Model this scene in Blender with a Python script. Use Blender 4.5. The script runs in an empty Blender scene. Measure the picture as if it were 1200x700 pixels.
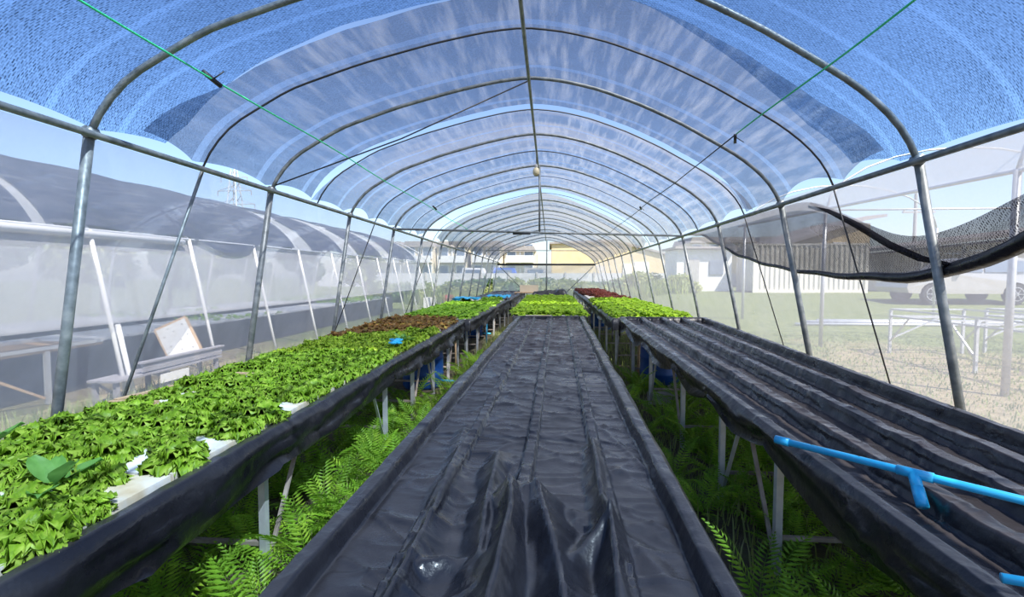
import bpy, math, random
import numpy as np
from mathutils import Vector, Matrix, Euler
random.seed(7); RNG = np.random.default_rng(7)
PI = math.pi
scene = bpy.context.scene
COL = scene.collection

# ------------------------------------------------------------------ camera
CAMZ = 1.62
cam = bpy.data.cameras.new('camera'); camo = bpy.data.objects.new('camera', cam); COL.objects.link(camo)
cam.sensor_width = 36; cam.lens = 560 / 1200 * 36; cam.clip_start = .05; cam.clip_end = 600
camo.location = (0, 0, CAMZ); camo.rotation_euler = (PI / 2 - .050, 0, .0793)
scene.camera = camo
# ------------------------------------------------------------------ sky, sun, exposure
SUNV = Vector((.56, -.50, 1.0)).normalized()
w = bpy.data.worlds.new('sky'); scene.world = w; w.use_nodes = True
nt = w.node_tree; bg = nt.nodes['Background']
sky = nt.nodes.new('ShaderNodeTexSky'); sky.sky_type = 'NISHITA'; sky.sun_disc = False
sky.sun_elevation = math.asin(SUNV.z); sky.sun_rotation = math.atan2(SUNV.x, SUNV.y)
sky.air_density = 1.0; sky.dust_density = 1.1; sky.ozone_density = 3.5; sky.altitude = 0
tint = nt.nodes.new('ShaderNodeMix'); tint.data_type = 'RGBA'; tint.blend_type = 'MULTIPLY'; tint.inputs[0].default_value = 1; tint.inputs[7].default_value = (1.0, .98, 1.03, 1)
nt.links.new(sky.outputs[0], tint.inputs[6]); nt.links.new(tint.outputs[2], bg.inputs[0]); bg.inputs[1].default_value = .15
sun = bpy.data.lights.new('sun', 'SUN'); suno = bpy.data.objects.new('sun', sun); COL.objects.link(suno)
sun.energy = 5.2; sun.angle = math.radians(.6); sun.color = (1, .96, .89)
suno.location = (20, -20, 40); suno.rotation_euler = SUNV.to_track_quat('Z', 'Y').to_euler()
vs = scene.view_settings; vs.view_transform = 'Standard'; vs.look = 'None'; vs.gamma = 1; vs.use_curve_mapping = False
vs.exposure = .8
try:
    scene.cycles.transparent_max_bounces = 24; scene.cycles.max_bounces = 8
except Exception: pass

# ------------------------------------------------------------------ materials
def nmat(name):
    m = bpy.data.materials.new(name); m.use_nodes = True
    t = m.node_tree; t.nodes.clear()
    o = t.nodes.new('ShaderNodeOutputMaterial')
    return m, t, o
def N(t, typ, **kw):
    n = t.nodes.new(typ)
    for k, v in kw.items():
        if k.startswith('i_'):
            key = k[2:]; key = int(key) if key.isdigit() else key.replace('_', ' ')
            n.inputs[key].default_value = v
        else: setattr(n, k, v)
    return n
def ramp(t, fac, stops):
    r = t.nodes.new('ShaderNodeValToRGB'); e = r.color_ramp.elements
    while len(e) < len(stops): e.new(.5)
    for el, (p, c) in zip(e, stops): el.position = p; el.color = (*c, 1) if len(c) == 3 else c
    t.links.new(fac, r.inputs[0]); return r.outputs[0]
def simple(name, cols, scale=8, rough=.6, metal=0, bump=0, bscale=40, coord='Object', detail=4, spec=.5, stretch=None, rnd=0, trans=0):
    """principled surface whose colour wanders between cols with noise"""
    m, t, o = nmat(name); L = t.links.new
    tc = N(t, 'ShaderNodeTexCoord'); src = tc.outputs[coord]
    if stretch:
        mp = N(t, 'ShaderNodeMapping'); mp.inputs['Scale'].default_value = stretch; L(src, mp.inputs[0]); src = mp.outputs[0]
    nz = N(t, 'ShaderNodeTexNoise', i_Scale=scale, i_Detail=detail); L(src, nz.inputs['Vector'])
    c = ramp(t, nz.outputs[0], [(.3 + .4 * i / max(1, len(cols) - 1), q) for i, q in enumerate(cols)])
    if rnd:
        oi = N(t, 'ShaderNodeObjectInfo'); hs = N(t, 'ShaderNodeHueSaturation')
        mr = N(t, 'ShaderNodeMapRange', i_3=1 - rnd, i_4=1 + rnd); L(oi.outputs['Random'], mr.inputs[0])
        L(mr.outputs[0], hs.inputs['Value']); L(c, hs.inputs['Color']); c = hs.outputs[0]
    p = N(t, 'ShaderNodeBsdfPrincipled', i_Roughness=rough, i_Metallic=metal); p.inputs['Specular IOR Level'].default_value = spec
    L(c, p.inputs['Base Color'])
    if bump:
        b = N(t, 'ShaderNodeBump', i_Strength=bump, i_Distance=.02); n2 = N(t, 'ShaderNodeTexNoise', i_Scale=bscale, i_Detail=5)
        L(src, n2.inputs['Vector']); L(n2.outputs[0], b.inputs['Height']); L(b.outputs[0], p.inputs['Normal'])
    out = p.outputs[0]
    if trans:
        tr = N(t, 'ShaderNodeBsdfTranslucent'); L(c, tr.inputs[0]); mx = N(t, 'ShaderNodeMixShader', i_0=trans)
        L(out, mx.inputs[1]); L(tr.outputs[0], mx.inputs[2]); out = mx.outputs[0]
    L(out, o.inputs[0]); return m
def net_mat(name, clear, thread, cover, var, cell=None, band=0, trans=.5, streak=0, streakcol=(.8, .78, .74), tan=0, weave=0):
    """woven netting: share of open holes by a weave pattern in the sheet's own metres (UV)"""
    m, t, o = nmat(name); L = t.links.new
    uv = N(t, 'ShaderNodeUVMap'); src = uv.outputs[0]
    nz = N(t, 'ShaderNodeTexNoise', i_Scale=2.2, i_Detail=5, i_Roughness=.65); L(src, nz.inputs['Vector'])
    mr = N(t, 'ShaderNodeMapRange', i_1=.3, i_2=.7, i_3=cover - var, i_4=cover + var); L(nz.outputs[0], mr.inputs[0]); fac = mr.outputs[0]
    def math_(op, a, b):
        q = N(t, 'ShaderNodeMath', operation=op)
        for i, x in enumerate((a, b)):
            if isinstance(x, (int, float)): q.inputs[i].default_value = x
            else: L(x, q.inputs[i])
        return q.outputs[0]
    if cell:
        mp = N(t, 'ShaderNodeMapping'); mp.inputs['Scale'].default_value = (1 / cell[0], 1 / cell[1], 1); L(src, mp.inputs[0])
        d = N(t, 'ShaderNodeTexNoise', i_Scale=9, i_Detail=2); L(src, d.inputs['Vector'])
        vm = N(t, 'ShaderNodeVectorMath', operation='MULTIPLY_ADD'); L(d.outputs['Color'], vm.inputs[0]); vm.inputs[1].default_value = (1.4, 1.4, 0); L(mp.outputs[0], vm.inputs[2])
        br = N(t, 'ShaderNodeTexBrick', i_Scale=1.0); br.inputs['Mortar Size'].default_value = .22; br.inputs['Mortar Smooth'].default_value = .5
        br.inputs['Brick Width'].default_value = 1; br.inputs['Row Height'].default_value = .6; br.inputs['Bias'].default_value = 0
        br.inputs['Color1'].default_value = (.25,) * 3 + (1,); br.inputs['Color2'].default_value = (1,) * 3 + (1,); br.inputs['Mortar'].default_value = (-.55,) * 3 + (1,)
        L(vm.outputs[0], br.inputs['Vector'])
        fac = math_('ADD', fac, math_('MULTIPLY', math_('SUBTRACT', br.outputs['Color'], .4), .6))
    if weave:
        for sc_, amp in (((38, 95, 1), weave), ((110, 30, 1), weave * .8)):
            mpw = N(t, 'ShaderNodeMapping'); mpw.inputs['Scale'].default_value = sc_; L(src, mpw.inputs[0])
            nw_ = N(t, 'ShaderNodeTexNoise', i_Scale=1.0, i_Detail=2); L(mpw.outputs[0], nw_.inputs['Vector'])
            fac = math_('ADD', fac, math_('MULTIPLY', math_('SUBTRACT', nw_.outputs[0], .5), amp * 1.6))
    if band:
        sp = N(t, 'ShaderNodeSeparateXYZ'); L(src, sp.inputs[0])
        s = math_('ABSOLUTE', math_('SUBTRACT', math_('FRACT', math_('DIVIDE', sp.outputs[1], band), 0), .5), 0)
        s = math_('LESS_THAN', s, .05); fac = math_('SUBTRACT', fac, math_('MULTIPLY', s, .22))
    cl = N(t, 'ShaderNodeClamp', i_1=.04, i_2=.97); L(fac, cl.inputs[0])
    tp = N(t, 'ShaderNodeBsdfTransparent', i_0=(*clear, 1))
    df = N(t, 'ShaderNodeBsdfDiffuse', i_0=(*thread, 1)); tl = N(t, 'ShaderNodeBsdfTranslucent', i_0=(*thread, 1))
    if streak:  # pale streaks painted into the thread colour for sun reflections on folded film
        mp2 = N(t, 'ShaderNodeMapping'); mp2.inputs['Scale'].default_value = (9, 1.1, 1); L(src, mp2.inputs[0])
        n3 = N(t, 'ShaderNodeTexNoise', i_Scale=1.3, i_Detail=5, i_Roughness=.6); L(mp2.outputs[0], n3.inputs['Vector'])
        cc = ramp(t, n3.outputs[0], [(.45, thread), (.72, tuple(streakcol[i] * streak + thread[i] * (1 - streak) for i in range(3)))])
        if tan:      # strips of yellowed film under the net, running hoop-wise
            mp4 = N(t, 'ShaderNodeMapping'); mp4.inputs['Scale'].default_value = (.12, 1.6, 1); L(src, mp4.inputs[0])
            n4 = N(t, 'ShaderNodeTexNoise', i_Scale=1.0, i_Detail=3, i_Roughness=.6); L(mp4.outputs[0], n4.inputs['Vector'])
            mr4 = N(t, 'ShaderNodeMapRange', i_1=.44, i_2=.56, i_3=0, i_4=tan); L(n4.outputs[0], mr4.inputs[0])
            mx4 = N(t, 'ShaderNodeMix', data_type='RGBA'); L(mr4.outputs[0], mx4.inputs[0]); L(cc, mx4.inputs[6]); mx4.inputs[7].default_value = (.42, .37, .31, 1); cc = mx4.outputs[2]
        L(cc, df.inputs[0]); L(cc, tl.inputs[0])
    m1 = N(t, 'ShaderNodeMixShader', i_0=trans); L(df.outputs[0], m1.inputs[1]); L(tl.outputs[0], m1.inputs[2])
    m2 = N(t, 'ShaderNodeMixShader'); L(cl.outputs[0], m2.inputs[0]); L(tp.outputs[0], m2.inputs[1]); L(m1.outputs[0], m2.inputs[2])
    L(m2.outputs[0], o.inputs[0]); return m

M = {}
M['galv'] = simple('galvanised steel', [(.15, .165, .165), (.23, .25, .25), (.33, .34, .33)], 14, .45, .35, coord='Object')
M['steel_light'] = simple('pale steel', [(.5, .51, .52), (.68, .69, .7)], 12, .4, .4)
M['rust'] = simple('rusty tube', [(.25, .2, .16), (.42, .37, .32)], 10, .7, .2)
def film_mat(name, cols, dust, rough):
    m, t, o = nmat(name); L = t.links.new; tc = N(t, 'ShaderNodeTexCoord'); src = tc.outputs['Object']
    n1 = N(t, 'ShaderNodeTexNoise', i_Scale=2.2, i_Detail=9, i_Roughness=.7); L(src, n1.inputs['Vector'])
    c = ramp(t, n1.outputs[0], [(.35, cols[0]), (.55, cols[1]), (.75, dust)])
    g = N(t, 'ShaderNodeNewGeometry'); sp = N(t, 'ShaderNodeSeparateXYZ'); L(g.outputs['Normal'], sp.inputs[0])
    mr = N(t, 'ShaderNodeMapRange', i_1=.8, i_2=1.0, i_3=0, i_4=.75); L(sp.outputs[2], mr.inputs[0])     # dust settles on level film
    mx = N(t, 'ShaderNodeMix', data_type='RGBA'); L(mr.outputs[0], mx.inputs[0]); L(c, mx.inputs[6]); mx.inputs[7].default_value = (*dust, 1)
    n2 = N(t, 'ShaderNodeTexNoise', i_Scale=6, i_Detail=6); L(src, n2.inputs['Vector'])
    rr = N(t, 'ShaderNodeMapRange', i_1=.35, i_2=.7, i_3=rough - .1, i_4=rough + .16); L(n2.outputs[0], rr.inputs[0])
    p = N(t, 'ShaderNodeBsdfPrincipled'); L(mx.outputs[2], p.inputs['Base Color']); L(rr.outputs[0], p.inputs['Roughness']); p.inputs['Specular IOR Level'].default_value = .55
    v = N(t, 'ShaderNodeTexVoronoi', i_Scale=9, feature='SMOOTH_F1'); L(src, v.inputs['Vector'])
    n3 = N(t, 'ShaderNodeTexNoise', i_Scale=14, i_Detail=4); L(src, n3.inputs['Vector'])
    ad = N(t, 'ShaderNodeMath', operation='ADD'); L(v.outputs[0], ad.inputs[0]); L(n3.outputs[0], ad.inputs[1])
    b = N(t, 'ShaderNodeBump', i_Strength=.22, i_Distance=.03); L(ad.outputs[0], b.inputs['Height']); L(b.outputs[0], p.inputs['Normal'])
    L(p.outputs[0], o.inputs[0]); return m
M['film'] = film_mat('black pond film', [(.007, .007, .01), (.013, .013, .017)], (.05, .044, .044), .3)
M['film_dusty'] = film_mat('dusty black film', [(.015, .015, .019), (.03, .03, .034)], (.07, .065, .065), .42)
M['foam'] = simple('white foam', [(.5, .36, .18), (.66, .55, .38), (.8, .78, .73), (.84, .84, .83)], 4, .8, detail=8)
M['wood'] = simple('weathered wood', [(.5, .32, .17), (.68, .47, .27)], 4, .75, 0, .3, 30, stretch=(1, 9, 9))
M['greywood'] = simple('grey plank', [(.24, .23, .25), (.36, .34, .35)], 4, .7, 0, .2, 30, stretch=(9, 1, 9))
M['pvc'] = simple('blue pvc', [(.02, .4, .7), (.04, .47, .78)], 5, .3)
M['barrel'] = simple('blue barrel plastic', [(.006, .05, .22), (.012, .09, .34)], 4, .4)
M['green_string'] = simple('green nylon', [(.04, .7, .28), (.08, .8, .34)], 9, .5)
M['black_wire'] = simple('black wire', [(.015, .015, .018), (.04, .04, .045)], 9, .5)
M['bulb'] = simple('ivory plastic', [(.62, .52, .32), (.72, .62, .4)], 8, .4)
M['white'] = simple('white paint', [(.74, .73, .7), (.82, .81, .79)], 4, .5)
M['concrete'] = simple('concrete', [(.36, .35, .33), (.5, .48, .45)], 5, .9, 0, .3, 30)
M['fence'] = simple('pale concrete wall', [(.5, .5, .5), (.6, .6, .59)], 2, .9)
M['beige'] = simple('beige render', [(.62, .49, .28), (.7, .56, .34)], 1, .85)
M['beige2'] = simple('cream render', [(.66, .57, .42), (.74, .66, .5)], 1, .85)
M['yellow'] = simple('ochre wall', [(.55, .42, .2), (.62, .48, .25)], 1, .85)
M['rooftile'] = simple('roof sheet', [(.3, .27, .25), (.4, .36, .33)], 3, .8)
M['glass'] = simple('dark window glass', [(.12, .16, .22), (.2, .25, .32)], 2, .15, spec=.8)
M['container'] = simple('cream container steel', [(.66, .62, .53), (.76, .72, .62)], 2, .55)
M['carpaint'] = simple('silver beige car paint', [(.45, .43, .4), (.5, .48, .45)], 3, .25, .3, spec=.7)
M['rubber'] = simple('tyre rubber', [(.02, .02, .02), (.04, .04, .04)], 9, .8)
M['rim'] = simple('alloy rim', [(.5, .5, .52), (.62, .62, .64)], 6, .35, .6)
M['bluetarp'] = simple('blue sheet', [(.03, .1, .5), (.05, .16, .6)], 3, .5)
M['red'] = simple('red plastic', [(.5, .06, .05), (.6, .1, .08)], 3, .5)
M['bark'] = simple('bark', [(.1, .075, .05), (.18, .14, .1)], 8, .9)
def leaf_mat(name, cols, rough=.45, trans=.35, rnd=.12, scale=18):
    return simple(name, cols, scale, rough, rnd=rnd, trans=trans, spec=.35, detail=5)
M['lettuce'] = leaf_mat('curly green leaf', [(.11, .23, .01), (.28, .47, .03), (.52, .67, .1)], scale=32)
M['lime'] = leaf_mat('lime leaf', [(.18, .36, .015), (.33, .54, .03), (.46, .64, .06)])
M['oak'] = leaf_mat('bright green leaf', [(.11, .27, .015), (.23, .45, .03), (.36, .56, .07)])
M['redleaf'] = leaf_mat('red brown leaf', [(.13, .055, .02), (.22, .125, .035), (.28, .26, .06)])
M['darkred'] = leaf_mat('dark red leaf', [(.12, .02, .02), (.2, .05, .035), (.22, .1, .05)])
M['chard'] = leaf_mat('broad leaf', [(.13, .32, .06), (.22, .46, .11)], .4, .35, .08, 10)
M['fern'] = leaf_mat('fern leaf', [(.11, .25, .018), (.22, .42, .03), (.36, .53, .05)], .5, .4, .2, 6)
M['shrub'] = leaf_mat('shrub leaf', [(.26, .3, .1), (.4, .44, .17), (.55, .55, .28)], .6, .4, .1, 1.2)
M['tree'] = leaf_mat('tree leaf', [(.05, .11, .025), (.1, .18, .05), (.17, .26, .08)], .6, .25, .1, 1.0)
M['grass'] = leaf_mat('grass blade', [(.16, .22, .05), (.27, .33, .09), (.4, .4, .17)], .6, .25, 0, 2)
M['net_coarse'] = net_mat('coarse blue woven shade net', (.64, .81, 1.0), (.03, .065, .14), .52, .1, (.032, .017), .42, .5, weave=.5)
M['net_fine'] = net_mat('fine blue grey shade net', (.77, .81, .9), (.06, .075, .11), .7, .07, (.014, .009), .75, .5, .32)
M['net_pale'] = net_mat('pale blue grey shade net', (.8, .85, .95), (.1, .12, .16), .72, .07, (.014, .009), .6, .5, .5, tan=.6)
M['net_far'] = net_mat('light grey shade net', (.82, .86, .93), (.15, .165, .2), .72, .07, None, .5, .5, .35, tan=.9)  # thread colour lighter than in the nearer nets
M['net_dark'] = net_mat('dark grey shade cloth', (.7, .73, .8), (.06, .075, .12), .82, .05, None, 1.7, .2, .12)
M['swag'] = net_mat('black shade cloth', (.8, .8, .82), (.02, .02, .026), .8, .12, (.02, .02), 0, .3)
M['insect'] = net_mat('white insect net', (1, 1, 1), (.5, .5, .545), .44, .05, None, 0, .5)
M['insect_left'] = net_mat('white insect net, bleached', (1, 1, 1), (.82, .82, .86), .5, .05, None, 0, .5)  # brighter copy of the insect net, its sunlit glow painted into the thread colour
M['insect_thick'] = net_mat('white insect net, double', (1, 1, 1), (.72, .72, .73), .66, .06, None, 0, .5)
M['plasticfilm'] = net_mat('milky plastic film', (1, 1, 1), (.8, .82, .86), .7, .1, None, 0, .6)

# ground: soil and moss inside, dry grass to one side, greener strips
def ground_mat():
    m, t, o = nmat('ground grass and soil'); L = t.links.new
    g = N(t, 'ShaderNodeNewGeometry'); sp = N(t, 'ShaderNodeSeparateXYZ'); L(g.outputs['Position'], sp.inputs[0])
    n1 = N(t, 'ShaderNodeTexNoise', i_Scale=.35, i_Detail=8, i_Roughness=.65); L(g.outputs['Position'], n1.inputs['Vector'])
    n2 = N(t, 'ShaderNodeTexNoise', i_Scale=5, i_Detail=8, i_Roughness=.7); L(g.outputs['Position'], n2.inputs['Vector'])
    dry = ramp(t, n2.outputs[0], [(.3, (.16, .125, .062)), (.5, (.28, .225, .125)), (.7, (.36, .3, .175))])
    grn = ramp(t, n2.outputs[0], [(.3, (.075, .1, .022)), (.5, (.135, .165, .045)), (.7, (.22, .23, .085))])
    soil = ramp(t, n2.outputs[0], [(.3, (.05, .04, .028)), (.55, (.1, .085, .05)), (.7, (.1, .14, .03))])
    mg = N(t, 'ShaderNodeMapRange', i_1=8, i_2=16, i_3=-.1, i_4=.3); L(sp.outputs[1], mg.inputs[0])
    ad = N(t, 'ShaderNodeMath', operation='ADD'); L(n1.outputs[0], ad.inputs[0]); L(mg.outputs[0], ad.inputs[1])
    st = N(t, 'ShaderNodeMapRange', i_1=.42, i_2=.6); L(ad.outputs[0], st.inputs[0])
    mx = N(t, 'ShaderNodeMix', data_type='RGBA'); L(st.outputs[0], mx.inputs[0]); L(dry, mx.inputs[6]); L(grn, mx.inputs[7])
    # inside strip
    ax = N(t, 'ShaderNodeMath', operation='ADD', i_1=.25); L(sp.outputs[0], ax.inputs[0])
    ab = N(t, 'ShaderNodeMath', operation='ABSOLUTE'); L(ax.outputs[0], ab.inputs[0])
    ms = N(t, 'ShaderNodeMapRange', i_1=2.5, i_2=3.0, i_3=1, i_4=0); L(ab.outputs[0], ms.inputs[0])
    my = N(t, 'ShaderNodeMapRange', i_1=23, i_2=25, i_3=1, i_4=0); L(sp.outputs[1], my.inputs[0])
    mm = N(t, 'ShaderNodeMath', operation='MULTIPLY'); L(ms.outputs[0], mm.inputs[0]); L(my.outputs[0], mm.inputs[1])
    m2 = N(t, 'ShaderNodeMix', data_type='RGBA'); L(mm.outputs[0], m2.inputs[0]); L(mx.outputs[2], m2.inputs[6]); L(soil, m2.inputs[7])
    p = N(t, 'ShaderNodeBsdfPrincipled', i_Roughness=.95); L(m2.outputs[2], p.inputs['Base Color'])
    b = N(t, 'ShaderNodeBump', i_Strength=.6, i_Distance=.05); n3 = N(t, 'ShaderNodeTexNoise', i_Scale=24, i_Detail=6); L(g.outputs['Position'], n3.inputs['Vector'])
    L(n3.outputs[0], b.inputs['Height']); L(b.outputs[0], p.inputs['Normal']); L(p.outputs[0], o.inputs[0]); return m
M['ground'] = ground_mat()

# ------------------------------------------------------------------ mesh helpers
class MB:
    def __init__(s): s.v = []; s.f = []; s.uv = None
    def add(s, vs, fs):
        o = len(s.v); s.v += [tuple(q) for q in vs]; s.f += [tuple(i + o for i in q) for q in fs]; return s
    def box(s, c, d, rot=None, bev=0):
        x, y, z = d[0] / 2, d[1] / 2, d[2] / 2
        P = [Vector((sx * x, sy * y, sz * z)) for sx in (-1, 1) for sy in (-1, 1) for sz in (-1, 1)]
        if rot is not None: P = [rot @ p for p in P]
        c = Vector(c)
        return s.add([p + c for p in P], [(0, 1, 3, 2), (4, 6, 7, 5), (0, 4, 5, 1), (2, 3, 7, 6), (0, 2, 6, 4), (1, 5, 7, 3)])
    def bar(s, a, b, w, h=None):
        a, b = Vector(a), Vector(b); d = b - a; h = h or w
        q = d.to_track_quat('Z', 'Y').to_matrix()
        return s.box((a + b) / 2, (w, h, d.length), q)
    def tube(s, pts, r, n=8, cap=True):
        pts = [Vector(p) for p in pts]; rr = r if isinstance(r, (list, tuple)) else [r] * len(pts)
        vs = []; up = None
        for i, p in enumerate(pts):
            d = (pts[min(i + 1, len(pts) - 1)] - pts[max(i - 1, 0)]).normalized()
            if up is None: up = Vector((0, 0, 1)) if abs(d.z) < .9 else Vector((1, 0, 0))
            sx = d.cross(up).normalized(); up = sx.cross(d).normalized()
            for k in range(n):
                a = 2 * PI * k / n; vs.append(p + (sx * math.cos(a) + up * math.sin(a)) * rr[i])
        fs = [(i * n + k, i * n + (k + 1) % n, (i + 1) * n + (k + 1) % n, (i + 1) * n + k) for i in range(len(pts) - 1) for k in range(n)]
        if cap: fs += [tuple(range(n))[::-1], tuple(range((len(pts) - 1) * n, len(pts) * n))]
        return s.add(vs, fs)
    def lathe(s, prof, n=20, c=(0, 0, 0)):
        vs = [(c[0] + r * math.cos(2 * PI * k / n), c[1] + r * math.sin(2 * PI * k / n), c[2] + z) for r, z in prof for k in range(n)]
        return s.add(vs, [(i * n + k, i * n + (k + 1) % n, (i + 1) * n + (k + 1) % n, (i + 1) * n + k) for i in range(len(prof) - 1) for k in range(n)])
    def prism(s, poly, y0, y1, flip=False):
        n = len(poly); vs = [(x, y0, z) for x, z in poly] + [(x, y1, z) for x, z in poly]
        return s.add(vs, [tuple(range(n)), tuple(range(n, 2 * n))[::-1]] + [(i, i + n, (i + 1) % n + n, (i + 1) % n) for i in range(n)])
    def mesh(s, name, mat, smooth=False):
        me = bpy.data.meshes.new(name); me.from_pydata(s.v, [], s.f); me.materials.append(M[mat] if isinstance(mat, str) else mat)
        if smooth: me.shade_smooth()
        me.update(); return me
    def build(s, name, mat, parent=None, smooth=False, loc=None):
        return link(name, s.mesh(name, mat, smooth), parent, loc)
def link(name, me, parent=None, loc=None, rot=None, scale=None):
    o = bpy.data.objects.new(name, me); COL.objects.link(o)
    if parent is not None: o.parent = parent
    if loc is not None: o.location = loc
    if rot is not None: o.rotation_euler = rot
    if scale is not None: o.scale = (scale,) * 3 if isinstance(scale, (int, float)) else scale
    return o
def tag(o, label, cat, group=None, kind=None):
    o['label'] = label; o['category'] = cat
    if group: o['group'] = group
    if kind: o['kind'] = kind
    return o
def empty(name, loc, label, cat, group=None, rz=0):
    o = bpy.data.objects.new(name, None); COL.objects.link(o); o.location = loc; o.rotation_euler = (0, 0, rz); o.empty_display_size = .1
    return tag(o, label, cat, group)
def grid_mesh(name, P, mat, UV=None, smooth=True):
    """P: (n,m,3) array of points"""
    n, m = P.shape[:2]; idx = np.arange(n * m).reshape(n, m)
    F = np.stack([idx[:-1, :-1], idx[1:, :-1], idx[1:, 1:], idx[:-1, 1:]], -1).reshape(-1, 4)
    me = bpy.data.meshes.new(name); me.from_pydata(P.reshape(-1, 3).tolist(), [], F.tolist())
    if UV is not None:
        ul = me.uv_layers.new(name='UVMap'); li = F.reshape(-1); ul.data.foreach_set('uv', UV.reshape(-1, 2)[li].astype(np.float32).ravel())
    me.materials.append(M[mat])
    if smooth: me.shade_smooth()
    me.update(); return me
_lat = RNG.random((256, 256))
def vnoise(x, y):
    x = np.asarray(x, float); y = np.asarray(y, float); xi = np.floor(x).astype(int); yi = np.floor(y).astype(int); fx = x - xi; fy = y - yi
    fx = fx * fx * (3 - 2 * fx); fy = fy * fy * (3 - 2 * fy); g = lambda a, b: _lat[a % 256, b % 256]
    return (g(xi, yi) * (1 - fx) + g(xi + 1, yi) * fx) * (1 - fy) + (g(xi, yi + 1) * (1 - fx) + g(xi + 1, yi + 1) * fx) * fy
def ridged(x, y): return 1 - np.abs(2 * vnoise(x, y) - 1)
def lerp(a, b, t): return a + (b - a) * t
def sstep(a, b, x): t = np.clip((x - a) / (b - a), 0, 1); return t * t * (3 - 2 * t)

# ------------------------------------------------------------------ terrain
def ground_z(x, y):
    x = np.asarray(x, float); y = np.asarray(y, float)
    r = np.clip((y - 11.5) * .06, 0, .62) * sstep(3.2, 6.5, x)
    far = .5 * sstep(26, 45, y)
    return np.maximum(r, far) + .03 * (vnoise(x * .5 + 9, y * .5) - .5) * sstep(2.6, 4, np.abs(x + .2))
gx = np.concatenate([np.linspace(-90, -12, 30), np.linspace(-11, 20, 90), np.linspace(21, 90, 30)])
gy = np.concatenate([np.linspace(-8, 32, 90), np.linspace(34, 140, 30)])
GX, GY = np.meshgrid(gx, gy, indexing='ij')
tag(link('floor', grid_mesh('floor', np.stack([GX, GY, ground_z(GX, GY)], -1), 'ground')), 'grassy ground with bare soil inside the tunnel', 'ground', kind='structure')
def gz(x, y): return float(ground_z(x, y))

# ------------------------------------------------------------------ greenhouse frame
D0, SP, SK = 2.535, 1.755, .632
PROF = np.array([(-2.58, .784), (-2.547, .869), (-2.47, .977), (-2.362, 1.099), (-2.094, 1.266), (-1.94, 1.363), (-1.42, 1.56), (-.895, 1.718), (-.5, 1.815), (-.204, 1.858), (.1, 1.835), (.441, 1.765), (.86, 1.625), (1.264, 1.449), (1.786, 1.171), (1.964, 1.05), (2.111, .92), (2.202, .80), (2.25, .69)])
def smooth_prof(P, n):
    s = np.concatenate([[0], np.cumsum(np.linalg.norm(np.diff(P, axis=0), axis=1))]); q = np.linspace(0, s[-1], n)
    A = np.stack([np.interp(q, s, P[:, 0]), np.interp(q, s, P[:, 1])], 1)
    for _ in range(3): A[1:-1] = (A[:-2] + 2 * A[1:-1] + A[2:]) / 4
    return A, s[-1]
ARC, ARCLEN = smooth_prof(PROF, 97)
def skew(x): return SK * (x + 2.58) / 4.83
def drop(y): return -.008 * (y - 4.3)
def hoop_pt(x, z, yr): return (x, yr + skew(x), CAMZ + z + drop(yr))
arch_pts = ARC[::2]
def eaveL(yr): return hoop_pt(-2.58, .784, yr)
def eaveR(yr): return hoop_pt(2.25, .69, yr)
RB, RA = .027, .019
ORD = ['', 'first', 'second', 'third', 'fourth', 'fifth', 'sixth', 'seventh', 'eighth', 'ninth']
for n in range(-1, 13):
    yr = D0 + SP * n
    h = empty('greenhouse_hoop', hoop_pt(-.2, -CAMZ, yr), 'galvanised hoop carrying the tie bar with the king post' if n == 3 else 'end hoop of the tunnel beside the diagonal struts' if n == 12 else ORD[3 - n] + ' galvanised hoop in front of the tie bar with the king post' if n < 3 else ORD[n - 3] + ' galvanised hoop beyond the tie bar, counting towards the end beam', 'hoop', 'greenhouse hoops')
    o = Vector(h.location); h.location.z = 0; o.z = 0
    MB().tube([Vector(hoop_pt(x, z, yr)) - o for x, z in arch_pts], RA if n < 1 else RA * .92, 8).build('arch', 'galv', h, True)
    for (a, b) in ((eaveL(yr), (-2.965, yr + skew(-2.965), -.06)), (eaveR(yr), (2.785, yr + skew(2.785), -.06))):
        a = Vector(a); a.z += .03; MB().tube([Vector(b) - o, a - o], RB if n < 2 else .023, 10).build('post', 'galv', h, True)
    for e, sx in ((eaveL(yr), 1), (eaveR(yr), -1)):
        MB().tube([Vector(e) - o - Vector((0, .03, .0)), Vector(e) - o + Vector((0, .03, 0))], .034, 8).build('pipe_clamp', 'galv', h, True)
ys = [D0 + SP * n for n in np.arange(-1.6, 12.01, .2)]
tag(MB().tube([Vector(eaveL(y)) + Vector((.03, 0, -.015)) for y in ys], .021, 8).build('eave_pipe', 'galv', None, True), 'long galvanised eave pipe along the net wall beside the grey bench', 'pipe')
tag(MB().tube([Vector(eaveR(y)) + Vector((-.03, 0, -.015)) for y in ys], .021, 8).build('eave_pipe', 'galv', None, True), 'long galvanised eave pipe above the swagged black shade cloth', 'pipe')
tag(MB().tube([Vector(hoop_pt(-.204, 1.82, y)) for y in ys], .016, 8).build('ridge_pipe', 'galv', None, True), 'galvanised ridge pipe running under the crown of the roof', 'pipe')
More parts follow.
